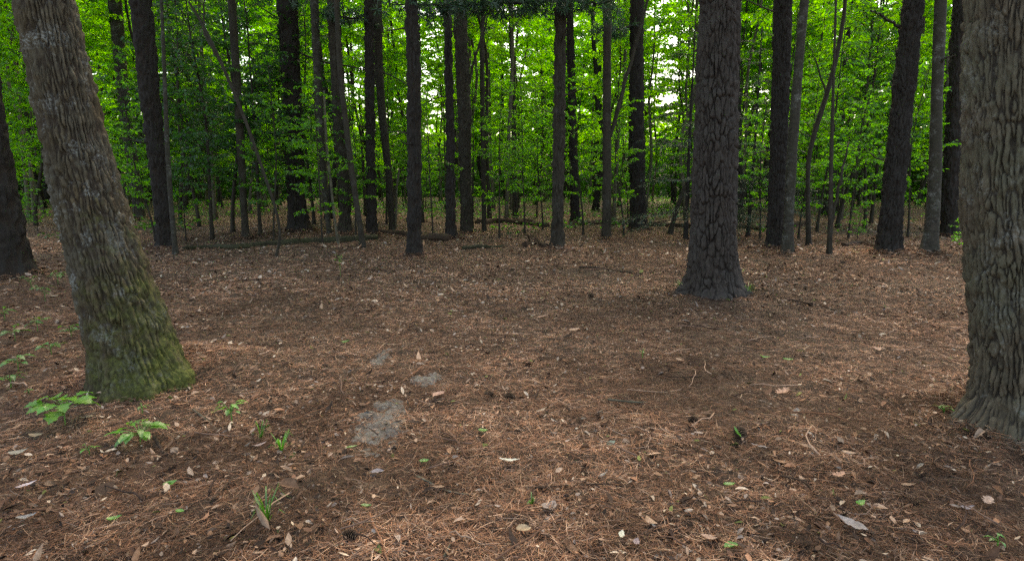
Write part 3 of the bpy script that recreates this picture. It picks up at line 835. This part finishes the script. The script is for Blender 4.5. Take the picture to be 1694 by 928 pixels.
def undergrowth():
    n = 11000
    r = RNG.uniform(17, 55, n); az = RNG.uniform(-.95, .95, n)
    x, y = np.sin(az) * r, np.cos(az) * r
    m = vnoise(x * .35, y * .35, x * 0, 55) + .5 * vnoise(x * 1.3, y * 1.3, x * 0, 56) + (r - 24) * .012 > .15
    x, y, r = x[m], y[m], r[m]; n = len(x)
    f = []
    k = 5
    X = np.repeat(x, k) + RNG.normal(0, .1, n * k); Y = np.repeat(y, k) + RNG.normal(0, .1, n * k)
    Z = gh(X, Y) + np.repeat(RNG.uniform(.05, .5, n), k) * RNG.uniform(.3, 1, n * k)
    A = RNG.uniform(0, 2 * PI, n * k); D = np.stack([np.cos(A), np.sin(A), RNG.uniform(-.5, .4, n * k)], 1)
    N = RNG.normal(0, .45, (n * k, 3)); N[:, 2] += 1
    V, F = leaf_arrays(np.stack([X, Y, Z], 1), D, N, RNG.uniform(.07, .16, n * k), RNG.uniform(.04, .09, n * k))
    mi = (RNG.uniform(0, 1, n * k) < .7).astype(int)  # most leaves take the darker tone, shade painted near the ground
    return np_mesh("undergrowth", V, F, [M_LEAF_MID, M_LEAF_SHADED], np.repeat(leaf_colors(n * k), 6, 0), np.concatenate([mi, mi]))
setting(link("undergrowth", undergrowth()), "stuff")

# =================================================================== ground
def axis(lo, hi, core0, core1, step):
    a = list(np.arange(core0, core1, step)); s = step; v = core0
    left = []
    while v > lo: s *= 1.12; v -= s; left.append(v)
    s = step; v = a[-1]; right = []
    while v < hi: s *= 1.12; v += s; right.append(v)
    return np.array(left[::-1] + a + right)
gx = axis(-320, 320, -9, 9, .055); gy = axis(-60, 420, .8, 13, .055)
XX, YY = np.meshgrid(gx, gy)
fade = np.exp(-np.clip(np.hypot(XX, YY - 6) - 14, 0, None) / 10)
ZZ = gh(XX, YY) + fade * (0.018 * fbm(XX * 6, YY * 6, XX * 0, 3, 41) + 0.012 * vnoise(XX * 15, YY * 15, XX * 0, 44))
nx, ny = len(gx), len(gy)
i = np.arange(ny - 1)[:, None] * nx; j = np.arange(nx - 1)[None]
GF = np.stack([i + j, i + j + 1, i + nx + j + 1, i + nx + j], -1).reshape(-1, 4)
setting(link("ground", np_mesh("ground", np.stack([XX, YY, ZZ], -1).reshape(-1, 3), GF, [M_GROUND])))

# ------------------------------------------------------------------ litter
PAL_N = np.array([(.30, .153, .090), (.215, .106, .062), (.45, .29, .195), (.13, .072, .048), (.05, .031, .024), (.35, .235, .172), (.18, .113, .085)])
PW_N = np.array([.24, .22, .11, .16, .10, .08, .09])
PAL_L = np.array([(.26, .155, .10), (.38, .26, .185), (.15, .085, .057), (.06, .04, .03), (.28, .22, .185), (.50, .40, .31), (.16, .18, .06), (.31, .165, .10)])
PW_L = np.array([.22, .15, .20, .19, .08, .075, .02, .065])


def blotch(x, y):
    """rotted dark drifts and drier pale ones"""
    b = vnoise(x * .7, y * .7, x * 0, 81) + .7 * vnoise(x * 2.3, y * 2.3, x * 0, 82) + .5 * vnoise(x * 6, y * 6, x * 0, 83)
    return np.clip(.97 + .55 * b, .34, 1.8)


def polar(n, r0, r1, p=1.0, spread=1.02):
    r = r0 + (r1 - r0) * RNG.uniform(0, 1, n) ** p
    a = RNG.uniform(-spread, spread, n)
    return np.sin(a) * r, np.cos(a) * r, r


SOIL = [(627, 700, 38, 36), (706, 630, 24, 9), (632, 592, 12, 12)]
def soil_mask(x, y):
    m = np.zeros_like(x)
    for px, py, wx, wy in SOIL:
        c = ground_at(px, py); ex = ground_at(px + wx, py); ey = ground_at(px, py - wy)
        d = np.hypot((x - c[0]) / (ex[0] - c[0]), (y - c[1]) / (ey[1] - c[1]))
        m = np.maximum(m, np.clip(1.5 - d - .5 * vnoise(x * 9, y * 9, x * 0, 91), 0, 1))
    return m


FEET = [(A_BASE, .40, 9000), (B_BASE, .42, 8000), (C_BASE, .40, 5000)] + [(t[1], t[3][0] * 1.5, 1300) for t in TREES.values() if t[3][0] > .09]


def foot_points(share):
    X, Y = [], []
    for b, rad, k in FEET:
        k = int(k * share); a = RNG.uniform(0, 2 * PI, k); q = rad * .8 + RNG.exponential(.16, k)
        X.append(b[0] + np.cos(a) * q); Y.append(b[1] + np.sin(a) * q)
    return np.concatenate(X), np.concatenate(Y)


def foot_lift(x, y):
    z = 0 * x
    for b, rad, k in FEET:
        d = np.hypot(x - b[0], y - b[1]) - rad * .9
        z = np.maximum(z, .07 * np.exp(-np.clip(d, 0, None) / .10) * (d < 1.0))
    return z * RNG.uniform(0, 1, len(x))


def needles(n, r0, r1, p):
    x, y, r = polar(n, r0, r1, p)
    fx, fy = foot_points(1.0); x, y = np.concatenate([x, fx]), np.concatenate([y, fy]); r = np.hypot(x, y); n = len(x)
    patch = vnoise(x * 1.1, y * 1.1, x * 0, 61) + .5 * vnoise(x * 3, y * 3, x * 0, 62)
    keep = (RNG.uniform(-1.6, .9, n) < patch + .55) & (RNG.uniform(0, 1, n) > soil_mask(x, y) * .55)
    x, y, r, patch = x[keep], y[keep], r[keep], patch[keep]; n = len(x)
    z = gh(x, y) + 0.018 * fbm(x * 6, y * 6, x * 0, 3, 41) + 0.012 * vnoise(x * 15, y * 15, x * 0, 44) + .002 + RNG.uniform(0, .02, n) + foot_lift(x, y)
    A = RNG.uniform(0, 2 * PI, n)
    L = RNG.gamma(6, .0125, n); W = RNG.uniform(.0014, .0031, n) * np.clip(r / 4.5, 1, 2.0)
    V, F = ribbon_arrays(np.stack([x, y, z], 1), A, L, W, RNG.normal(0, .9, n), RNG.normal(0, .13, n), RNG.normal(0, .5, n))
    c = PAL_N[RNG.choice(len(PAL_N), n, p=PW_N)] * (RNG.uniform(.7, 1.25, n) * blotch(x, y))[:, None]
    return V, F, np.repeat(c, 8, 0)


Vn, Fn, Cn = needles(560000, 1.2, 19, 1.25)
setting(link("needle_litter", np_mesh("needle_litter", Vn, Fn, [M_NEEDLES], Cn)), "stuff")
del Vn, Fn, Cn


def leaf_litter(n, r0, r1, p):
    x, y, r = polar(n, r0, r1, p)
    fx, fy = foot_points(.12); x, y = np.concatenate([x, fx]), np.concatenate([y, fy]); r = np.hypot(x, y); n = len(x)
    patch = 1.2 * vnoise(x * .8, y * .8, x * 0, 71) + .9 * vnoise(x * 3.1, y * 3.1, x * 0, 72)
    keep = (RNG.uniform(-1.3, 1, n) < patch + .25) & (RNG.uniform(0, 1, n) > soil_mask(x, y) * .8)
    x, y, r = x[keep], y[keep], r[keep]; n = len(x)
    z = gh(x, y) + np.exp(-np.clip(r - 14, 0, None) / 10) * (0.018 * fbm(x * 6, y * 6, x * 0, 3, 41) + 0.012 * vnoise(x * 15, y * 15, x * 0, 44)) + RNG.uniform(.006, .03, n) + foot_lift(x, y)
    A = RNG.uniform(0, 2 * PI, n); D = np.stack([np.cos(A), np.sin(A), RNG.normal(0, .25, n)], 1)
    N = RNG.normal(0, .38, (n, 3)); N[:, 2] = 1
    L = RNG.gamma(2.5, .0085, n) + .009
    L = np.clip(L * np.clip(r / 6, 1, 1.9), .012, .13)
    V, F = leaf_arrays(np.stack([x, y, z], 1), D, N, L, L * RNG.uniform(.22, .6, n), RNG.normal(.1, .35, n), RNG.normal(.2, .5, n))
    c = PAL_L[RNG.choice(len(PAL_L), n, p=PW_L)] * (RNG.uniform(.65, 1.25, n) * (.5 + .5 * blotch(x, y)))[:, None]
    return V, F, np.repeat(c, 6, 0)


Vn, Fn, Cn = leaf_litter(150000, 1.2, 32, 1.0)
setting(link("leaf_litter", np_mesh("leaf_litter", Vn, Fn, [M_LITTER], Cn)), "stuff")


def twig_litter(n):
    g = Geo()
    x, y, r = polar(n, 1.5, 18, 1.1)
    for k in range(n):
        a = rnd(0, 2 * PI); L = rnd(.08, .42); r0 = rnd(.0025, .007)
        p = np.array([x[k], y[k], 0.]); pts = []
        for q in range(5):
            pts.append(p.copy()); a += rnd(-.35, .35); p = p + np.array([math.cos(a), math.sin(a), 0]) * L / 4
        pts = np.array(pts); pts[:, 2] = gh(pts[:, 0], pts[:, 1]) + .03 + r0 + np.array([rnd(-.005, .02) for _ in range(5)])
        c = PAL_N[random.choice([1, 3, 4, 5, 6])] * rnd(.7, 1.2)
        g.tube(pts, r0, r0 * .5, 5, c)
    return g.mesh("twig_litter", [M_LITTER])
setting(link("twig_litter", twig_litter(480)), "stuff")

# bare grey soil patches
for k, (px, py, wx, wy) in enumerate(SOIL):
    c = ground_at(px, py); ex = ground_at(px + wx, py)[0] - c[0]; ey = ground_at(px, py - wy)[1] - c[1]
    m = 44; u = np.linspace(-1.3, 1.3, m)
    UX, UY = np.meshgrid(u, u)
    X, Y = c[0] + UX * ex, c[1] + UY * ey
    d = np.hypot(UX, UY) + .40 * vnoise(X * 9, Y * 9, X * 0, 92) + .35 * vnoise(X * 28, Y * 28, X * 0, 94)
    fl = 0.018 * fbm(X * 6, Y * 6, X * 0, 3, 41) + 0.012 * vnoise(X * 15, Y * 15, X * 0, 44)
    Z = gh(X, Y) + fl + .034 * np.clip(1.0 - d, -1.6, .45) + .006 * vnoise(X * 45, Y * 60, X * 0, 93)
    ii = np.arange(m - 1)[:, None] * m; jj = np.arange(m - 1)[None]
    FF = np.stack([ii + jj, ii + jj + 1, ii + m + jj + 1, ii + m + jj], -1).reshape(-1, 4)
    setting(link("bare_soil", np_mesh("bare_soil", np.stack([X, Y, Z], -1).reshape(-1, 3), FF, [M_SOIL])))


# ------------------------------------------------------------------ logs and sticks
def log(name, label, pts, r0, r1, mat, cat="log", lift=.6, nseg=18, n=90, seed=1, stubs=0):
    W = np.array([ground_at(x, y) for x, y in pts])
    base = W.mean(0); base[2] = float(gh(base[:1], base[1:2])[0])
    P = catmull(W, n); P[:, 2] = gh(P[:, 0], P[:, 1])
    R = np.linspace(r0, r1, n); P[:, 2] += R * lift
    P[:, 2] += .25 * r0 * vnoise(P[:, 0] * 2, P[:, 1] * 2, P[:, 0] * 0, seed)
    P -= base
    th = np.linspace(0, 2 * PI, nseg, endpoint=False)
    D = r0 * .38 * fbm(P[:, 0][:, None] * 3 + 0 * th, np.cos(th)[None] * 1.5 + 0 * P[:, :1], np.sin(th)[None] * 1.5 + 0 * P[:, :1], 3, seed)
    V, F = tube_arrays(P, R, nseg, D); V, F = tri_fix(V, F)
    me = np_mesh(name, V, F, mat, np.ones((len(V), 3)))
    if not stubs:
        o = link(name, me, None, base); return tag(o, label, cat)
    root = tag(link(name, None, None, base), label, cat)
    link("log_body", me, root)
    for k in range(stubs):
        q = P[int(rnd(.15, .85) * n)]; a = rnd(0, 2 * PI); L = rnd(.25, .6)
        g = Geo(); g.tube([q, q + np.array([math.cos(a) * L * .5, math.sin(a) * L * .5, L * .4]), q + np.array([math.cos(a) * L, math.sin(a) * L * .8, L * .55])], .02, .007, 6, n=7)
        link("branch", g.mesh("branch", [mat]), root)
    return root


log("fallen_log", "long thin mossy fallen log lying behind the arching sapling on the left", [(303, 414), (350, 411), (390, 412), (450, 406), (520, 402), (580, 400), (622, 397)], .055, .10, M_MOSSLOG, seed=3, stubs=2)
log("fallen_log", "reddish fallen log between the two dark trunks left of centre", [(622, 386), (660, 388), (700, 396), (742, 398)], .07, .10, M_LOG, seed=4)
log("fallen_log", "short mossy rotten log lying left of the central trunk", [(765, 413), (790, 410), (815, 411), (838, 408)], .06, .035, M_MOSSLOG, seed=5)
log("fallen_log", "broken log piece with twigs at the foot of the central trunk", [(868, 408), (885, 404), (905, 410)], .08, .06, M_LOG, seed=6, stubs=4)
log("fallen_log", "dark log lying farther back left of the central trunk", [(790, 371), (830, 369), (870, 372), (905, 376)], .12, .10, M_LOG, seed=7, stubs=2)
log("fallen_log", "dark log lying behind the forked tree and the thick dark pine", [(960, 373), (1020, 372), (1080, 374), (1145, 378)], .11, .08, M_LOG, seed=8)
log("fallen_log", "thin dark log right of the massive pine, farther back", [(1215, 377), (1240, 378), (1272, 381), (1330, 372)], .07, .10, M_LOG, seed=9)
log("fallen_log", "dark stick-like log on the ground left of the leaning scaly pine", [(1395, 408), (1425, 404), (1450, 409)], .05, .03, M_LOG, seed=10)
STICKS = [
    ("dark broken branch on the needles left of the massive pine", [(958, 446), (990, 447), (1030, 452), (1062, 455)], .022, .012),
    ("long thin stick slanting up in the left foreground", [(352, 832), (385, 795), (420, 762)], .007, .004),
    ("thin stick lying across the centre foreground", [(885, 812), (950, 806), (1030, 803)], .008, .004),
    ("straight pale stick right of the curled pale leaf, mid clearing", [(1005, 665), (1040, 668), (1078, 669)], .009, .006),
    ("bent twig below the bright seedlings on the left", [(255, 725), (275, 755), (300, 765), (335, 745)], .009, .004),
    ("forked grey twig between the seedlings and the leaning trunk", [(320, 680), (345, 700), (358, 712)], .007, .004),
    ("pale stick standing out at the bottom edge, centre", [(735, 925), (745, 900), (752, 880)], .006, .004),
    ("dark curved stick in the needles right of the massive pine", [(1310, 500), (1350, 507), (1400, 520)], .014, .007),
    ("long grey stick behind the lone white leaf", [(690, 792), (740, 815), (800, 824)], .006, .003),
    ("thin dark twig in the right foreground below the lobed leaf", [(1290, 790), (1330, 800), (1360, 830)], .006, .003),
]
for k, (lab, pts, r0, r1) in enumerate(STICKS):
    log("stick", lab, pts, r0, r1, M_PALE if "pale" in lab or "grey" in lab else M_LOG, "stick", 2.2, 7, 24, 50 + k)

# ------------------------------------------------------------------ fallen leaves told apart
def outline_leaf(name, outline, L, col, mat, curl=.25, fold=.2, seed=0):
    """leaf from an outline (x along, y half width) with raised rim and arched midrib; thickness by solid back face not needed for a leaf blade"""
    o = np.array(outline); tt = np.linspace(0, 1, 15) if len(o) < 9 else np.linspace(0, 1, 21)
    outline = list(zip(tt, np.interp(tt, o[:, 0], o[:, 1])))
    n = len(outline); V = []; rr = random.Random(seed)
    rows = [0, .5, 1]
    for x, w in outline:
        wob = rr.uniform(.88, 1.1); sk = rr.uniform(-.03, .03)
        z = curl * L * ((x - .5) ** 2) * 1.6
        for s in (-1, -.5, 0, .5, 1):
            V.append((L * (x - .5) + rr.uniform(-.02, .02) * L, L * (w * wob * s + sk), z + fold * abs(s) * w * L + rr.uniform(-.02, .02) * L))
    F = []
    for a in range(n - 1):
        for b in range(4):
            F.append((a * 5 + b, a * 5 + b + 1, a * 5 + 6 + b, a * 5 + 5 + b))
    return np_mesh(name, np.array(V), np.array(F), [mat], np.repeat(np.array(col)[None], len(V), 0))


OVAL = [(0, .02), (.08, .13), (.25, .24), (.45, .28), (.65, .24), (.85, .13), (1, .01)]
LANCE = [(0, .015), (.1, .07), (.3, .13), (.5, .145), (.7, .12), (.88, .06), (1, .008)]
OAK = [(0, .02), (.12, .05), (.2, .2), (.28, .09), (.4, .3), (.5, .12), (.62, .34), (.72, .14), (.84, .22), (.92, .1), (1, .01)]
WHITE, TAN, GREY, PINK, BROWN, GREEN, LIME = (.46, .44, .40), (.34, .24, .165), (.24, .212, .185), (.36, .25, .19), (.22, .14, .09), (.10, .24, .05), (.22, .36, .07)
LEAVES = [
    ("long whitish leaf lying alone in the centre foreground", 843, 770, 40, 0.0, LANCE, WHITE),
    ("lobed pink-tan leaf lying below the massive pine on the right", 1293, 658, 40, .5, OAK, PINK),
    ("large grey oval leaf in the centre foreground near the bottom", 908, 850, 46, 1.0, OVAL, GREY),
    ("big grey-brown leaf near the bottom right", 1408, 878, 52, 2.4, OVAL, GREY),
    ("pinkish tan leaf beside the bare grey soil", 726, 660, 34, .9, OVAL, PINK),
    ("small curled white leaf at the bottom, right of the large grey oval leaf", 1028, 895, 20, 1.2, OVAL, WHITE),
    ("small pale grey leaf beside the curled white one at the bottom", 1052, 908, 22, 1.1, OVAL, GREY),
    ("tan leaf standing up in mid clearing above the thin sticks", 950, 552, 26, .6, OVAL, PINK),
    ("green leaf at lower left, biggest of the fresh fallen ones there", 283, 810, 24, .5, OVAL, LIME),
    ("small green leaf below the biggest fresh leaf at lower left", 299, 856, 16, .1, OVAL, GREEN),
    ("green leaf with a stalk near the bottom left corner", 191, 869, 26, .3, OVAL, LIME),
    ("bright green leaf left of the white leaf, near the bottom", 606, 848, 20, .2, OVAL, LIME),
    ("green leaf in the right foreground between the dark cone and the bottom", 1206, 812, 24, .1, OVAL, LIME),
    ("bright green rounded leaf at the bottom edge right of centre", 1210, 915, 30, .1, OVAL, GREEN),
    ("green leaf in the grey leaves at lower right", 1422, 843, 24, .4, OVAL, GREEN),
    ("yellow-green leaf just below the bare grey soil", 582, 748, 24, .6, LANCE, LIME),
    ("yellowish leaf right of the bare grey soil's foot", 702, 772, 20, .4, OVAL, LIME),
    ("small lime leaf left of the long whitish leaf", 799, 720, 20, .2, OVAL, LIME),
    ("long green leaf lying right of mid clearing", 1303, 601, 24, .1, LANCE, LIME),
    ("pale green leaf beside the long green leaf, mid clearing right", 1264, 597, 22, .1, LANCE, LIME),
    ("grey-green leaf in the centre right foreground", 1010, 742, 22, .6, OVAL, (.20, .25, .18)),
    ("pale grey leaf at the left edge below the seedlings", 34, 757, 36, .3, OVAL, GREY),
    ("whitish folded leaf at the left edge, lower of the pair", 45, 866, 32, .5, LANCE, GREY),
    ("whitish leaf at the left edge above the folded one", 45, 812, 34, .7, LANCE, WHITE),
    ("grey curled leaf right of the dark cone with the green leaf", 1258, 748, 36, -.6, LANCE, GREY),
    ("pale leaf at the right edge in the lower corner", 1632, 838, 34, .6, OAK, PINK),
    ("grey-white leaf left of the pale leaf in the lower right corner", 1597, 850, 30, .1, LANCE, GREY),
    ("tan leaf at the bottom right among the needles", 1455, 850, 26, -.3, OVAL, TAN),
    ("tan folded leaf near the bottom beside the rounded green leaf", 1172, 900, 30, -.4, OVAL, TAN),
    ("brown leaf at the bottom centre left of the grey oval leaf", 866, 886, 30, .3, OVAL, TAN),
    ("brown lobed leaf in the right foreground below the lobed pink-tan one", 1385, 795, 30, .2, OAK, TAN),
    ("whitish leaf in mid clearing at the right, alone", 1450, 583, 24, .2, OVAL, PINK),
    ("tan leaf left of the white leaf in the mid foreground", 625, 790, 24, .2, OVAL, GREY),
    ("grey leaf at the bottom left below the seedlings", 430, 745, 30, .9, LANCE, GREY),
    ("tan leaf beside the largest seedling on the left", 146, 698, 24, .1, OVAL, TAN),
    ("yellow-tan leaf below the seedlings on the left", 60, 728, 24, .3, OVAL, TAN),
    ("small green leaf in mid clearing left, above the bare soil", 572, 571, 18, .1, OVAL, GREEN),
    ("pale leaf in front of the massive pine, left", 898, 528, 28, .2, LANCE, PINK),
]
for k, (lab, px, py, w, a, shape, col) in enumerate(LEAVES):
    p = ground_at(px, py); L = w / F_PX * np.hypot(p[1], CAM_H) * .8
    green = col in (GREEN, LIME)
    me = outline_leaf("fallen_leaf", shape, L, [min(1, c * rnd(.9, 1.1)) for c in ((.9, 1.05, .9) if green else col)], M_SEEDLING if green else M_LITTER, rnd(.1, .5), rnd(.1, .5), k)
    o = link("fallen_leaf", me, None, p + np.array([0, 0, .032]), a)
    o.rotation_euler = (rnd(-.1, .3), rnd(-.2, .2), a)
    tag(o, lab, "leaf")


# ------------------------------------------------------------------ seedlings, grass tufts, cones
def lobed(L, wide, seed):
    ol = [(0, .02), (.1, .06), (.24, .30 * wide), (.34, .16 * wide), (.5, .36 * wide), (.62, .18 * wide), (.74, .24 * wide), (.86, .10 * wide), (1, .01)]
    return ol if wide > .9 else [(0, .02), (.12, .12 * wide), (.35, .27 * wide), (.6, .26 * wide), (.82, .14 * wide), (1, .01)]


def seedling(label, px, py, wpx, hpx, nleaf, wide, seed, tint=(1, 1, 1)):
    random.seed(seed)
    p = ground_at(px, py); k = np.hypot(p[1], CAM_H) / F_PX
    R, H = wpx * k * .5, hpx * k
    root = tag(link("seedling", None, None, p), label, "plant")
    g = Geo(); g.tube([[0, 0, -.02], [.005, 0, H * .4], [0, .005, H * .75]], .004, .002, 5, n=6); tips = []
    for q in range(nleaf):
        a = q * 2.4 + rnd(-.3, .3); rad = R * (rnd(.45, .8) if q else .1); z = H * rnd(.6, 1.0)
        b = np.array([math.cos(a) * rad * .6, math.sin(a) * rad * .6, z]); g.tube([[0, 0, H * rnd(.35, .7)], b], .0018, .0012, 4); tips.append((b, a))
    link("stem", g.mesh("stem", [M_SEEDLING]), root)
    for b, a in tips:
        L = R * rnd(.38, .66)
        me = outline_leaf("leaf", lobed(L, wide, seed), L, [c * rnd(.8, 1.2) for c in tint], M_SEEDLING, -.3, .15, seed)
        o = link("leaf", me, root, b + np.array([math.cos(a), math.sin(a), -.1]) * L * .45, a); o.rotation_euler = (rnd(-.3, .3), rnd(0, .5), a)


seedling("largest bright green lobed seedling in front of the leaning trunk", 108, 705, 104, 52, 17, 1.2, 1, (1.15, 1.1, .8))
seedling("bright green leafy seedling right below the leaning trunk", 232, 735, 92, 34, 20, .85, 2)
seedling("narrow green seedling standing right of the leaning trunk's foot", 383, 702, 58, 40, 12, .7, 3)
seedling("tiny green seedling against the leaning trunk's foot", 235, 684, 30, 20, 4, .9, 4, (.8, .9, .8))
seedling("small green seedling left of the bent twig", 147, 752, 36, 16, 5, .9, 5, (.75, .9, .7))
seedling("single yellow-green sprout left of the largest seedling", 48, 655, 26, 12, 3, .9, 6)
seedling("small green sprout in mid clearing, right of centre", 1062, 592, 22, 16, 4, .7, 7)
seedling("dim green sprout at the left edge, lowest of the bank", 30, 612, 60, 24, 7, .8, 8, (.5, .6, .5))
seedling("dim green sprout left of the leaning trunk at knee height", 85, 590, 60, 26, 7, .8, 9, (.5, .6, .5))
seedling("dim green sprout at the left edge, top of the bank", 25, 565, 50, 26, 7, .8, 10, (.5, .6, .5))
seedling("dim green sprout left of the leaning trunk, uppermost", 75, 500, 44, 28, 8, .8, 11, (.5, .6, .5))
for lab_, x_, y_, w_ in (("dim green sprout low on the left bank, nearest the largest seedling", 18, 640, 50), ("dim green sprout beside the leaning trunk's left side", 118, 560, 46), ("dim small sprout at the left edge halfway up the bank", 8, 530, 40),
                         ("dim small sprout between the left edge pine and the leaning trunk", 96, 470, 36), ("faint sprout in front of the left edge pine's foot", 52, 478, 30), ("dim green sprout left of the leaning trunk, middle of the bank", 62, 548, 44)):
    seedling(lab_, x_, y_, w_, 22, 9, .8, x_ + y_, (.5, .62, .48))
seedling("small green plant at the foot of the right foreground trunk", 1560, 690, 40, 22, 5, .8, 12, (.55, .75, .6))
seedling("small green sprout at the bottom right corner", 1648, 905, 40, 22, 5, .8, 13, (.5, .75, .5))
seedling("small leafy sprout standing left of the straight trunk left of centre", 563, 458, 24, 40, 9, .7, 14, (.6, .8, .5))


def grass_tuft(label, px, py, wpx, hpx, n, seed):
    random.seed(seed)
    p = ground_at(px, py); k = np.hypot(p[1], CAM_H) / F_PX; g = Geo()
    for q in range(n):
        a = rnd(0, 2 * PI); H = hpx * k * rnd(.5, 1.1); R = wpx * k * .5 * rnd(.4, 1.1); w = rnd(.002, .0045)
        d = np.array([math.cos(a), math.sin(a), 0]); s = np.array([-d[1], d[0], 0]) * w
        st = [np.zeros(3), d * R * .3 + [0, 0, H * .6], d * R * .7 + [0, 0, H * .95], d * R + [0, 0, H * .8]]
        ws = [1, 1, .7, .15]
        V = np.array([v for q_, (c, ww) in enumerate(zip(st, ws)) for v in (c + s * ww, c - s * ww)])
        g.add(V, np.array([[2 * i, 2 * i + 1, 2 * i + 3, 2 * i + 2] for i in range(3)]), np.array([.7, .85, .6]) * rnd(.7, 1.2))
    tag(link("grass_tuft", g.mesh("grass_tuft", [M_SEEDLING]), None, p), label, "grass")
grass_tuft("green grass tuft in the left foreground near the bottom", 442, 868, 70, 62, 22, 1)
grass_tuft("small sparse grass tuft left of the bare grey soil", 466, 752, 56, 36, 14, 2)
grass_tuft("thin grass tuft at the left foreground edge of the needles", 432, 728, 36, 36, 10, 3)
grass_tuft("low grass tuft at the foot of the massive pine's left side", 1128, 484, 40, 20, 26, 4)
grass_tuft("low grass tuft at the foot of the massive pine's right side", 1238, 488, 40, 20, 22, 5)
grass_tuft("tiny grass tuft beside the large grey oval leaf", 880, 842, 24, 26, 8, 6)


def pine_cone(label, px, py, wpx, seed):
    random.seed(seed)
    p = ground_at(px, py); L = .72 * wpx / F_PX * np.hypot(p[1], CAM_H); g = Geo()
    n = 9
    for i in range(n):
        k = i / (n - 1); rad = L * .34 * math.sin(PI * (.12 + .8 * k)) ** .7
        for j in range(9):
            a = j / 9 * 2 * PI + i * .35
            c = np.array([(k - .5) * L, math.cos(a) * rad * .5, math.sin(a) * rad * .5]); o = np.array([-.12 * L + (k - .5) * L, math.cos(a) * rad, math.sin(a) * rad])
            s = np.array([0, -math.sin(a), math.cos(a)]) * rad * .33
            t = np.array([L * .03, 0, 0])
            V = np.array([c - s * .6, c + s * .6, o + s, o - s, c - s * .6 + t, c + s * .6 + t, o + s + t, o - s + t])
            g.add(V, np.array([[0, 1, 2, 3], [7, 6, 5, 4], [3, 2, 6, 7], [0, 4, 5, 1], [1, 5, 6, 2], [0, 3, 7, 4]]), np.array([.13, .085, .058]) * rnd(.6, 1.4))
    g.tube([[-L * .5, 0, 0], [L * .5, 0, 0]], L * .14, L * .1, 7, (.04, .03, .022))
    o = link("pine_cone", g.mesh("pine_cone", [M_LITTER]), None, p + np.array([0, 0, L * .33]), rnd(0, 3))
    tag(o, label, "pine cone")
pine_cone("dark pine cone with a green leaf leaning on it, right foreground", 1222, 722, 38, 1)
pine_cone("small dark pine cone lying left of the bigger one", 1148, 698, 22, 2)
pine_cone("dark pine cone right of the bare grey soil", 808, 655, 20, 3)
pine_cone("dark pine cone far back in front of the massive pine's left side", 978, 492, 16, 4)
pine_cone("brown pine cone in the mid clearing right of the bare soil", 842, 660, 24, 5)
pine_cone("black cone half buried near the bottom left of centre", 578, 892, 34, 6)
o = link("fallen_leaf", outline_leaf("fallen_leaf", OVAL, .07, (.9, 1.2, .8), M_SEEDLING, .3, .3, 77), None, ground_at(1214, 724) + np.array([0, -.03, .05]), 1.9)
o.rotation_euler = (.5, -.6, 1.9); tag(o, "fresh green leaf leaning on the dark pine cone", "leaf")

# =================================================================== light
SUN_AZ, SUN_EL = math.radians(14), math.radians(50)
sun = bpy.data.objects.new("sun", bpy.data.lights.new("sun", "SUN")); COL.objects.link(sun)
sd = Vector((math.sin(SUN_AZ) * math.cos(SUN_EL), math.cos(SUN_AZ) * math.cos(SUN_EL), math.sin(SUN_EL)))
sun.rotation_euler = (-sd).to_track_quat("-Z", "Y").to_euler()
sun.data.energy = 1.5; sun.data.angle = math.radians(60); sun.data.color = (1, .93, .82)
w = bpy.data.worlds.new("World"); scene.world = w; w.use_nodes = True
nt = w.node_tree; bg = nt.nodes["Background"]
sky = nt.nodes.new("ShaderNodeTexSky"); sky.sky_type = "NISHITA"; sky.sun_disc = False
sky.sun_elevation = SUN_EL; sky.sun_rotation = SUN_AZ; sky.air_density = 1.0; sky.dust_density = 2.5; sky.ozone_density = 1.0
nt.links.new(sky.outputs[0], bg.inputs[0]); bg.inputs[1].default_value = 0.12
vs = scene.view_settings
vs.view_transform = "Standard"; vs.look = "None"; vs.gamma = 1; vs.use_curve_mapping = False; vs.exposure = 2.55
vs.use_white_balance = True; vs.white_balance_temperature = 8300; vs.white_balance_tint = 10
cy = scene.cycles
cy.max_bounces = 6; cy.diffuse_bounces = 4; cy.glossy_bounces = 2; cy.transmission_bounces = 5; cy.transparent_max_bounces = 4
cy.use_adaptive_sampling = True; cy.adaptive_threshold = 0.006
cy.caustics_reflective = False; cy.caustics_refractive = False
cy.use_denoising = False; cy.denoiser = "OPENIMAGEDENOISE"; cy.denoising_input_passes = "RGB_ALBEDO_NORMAL"
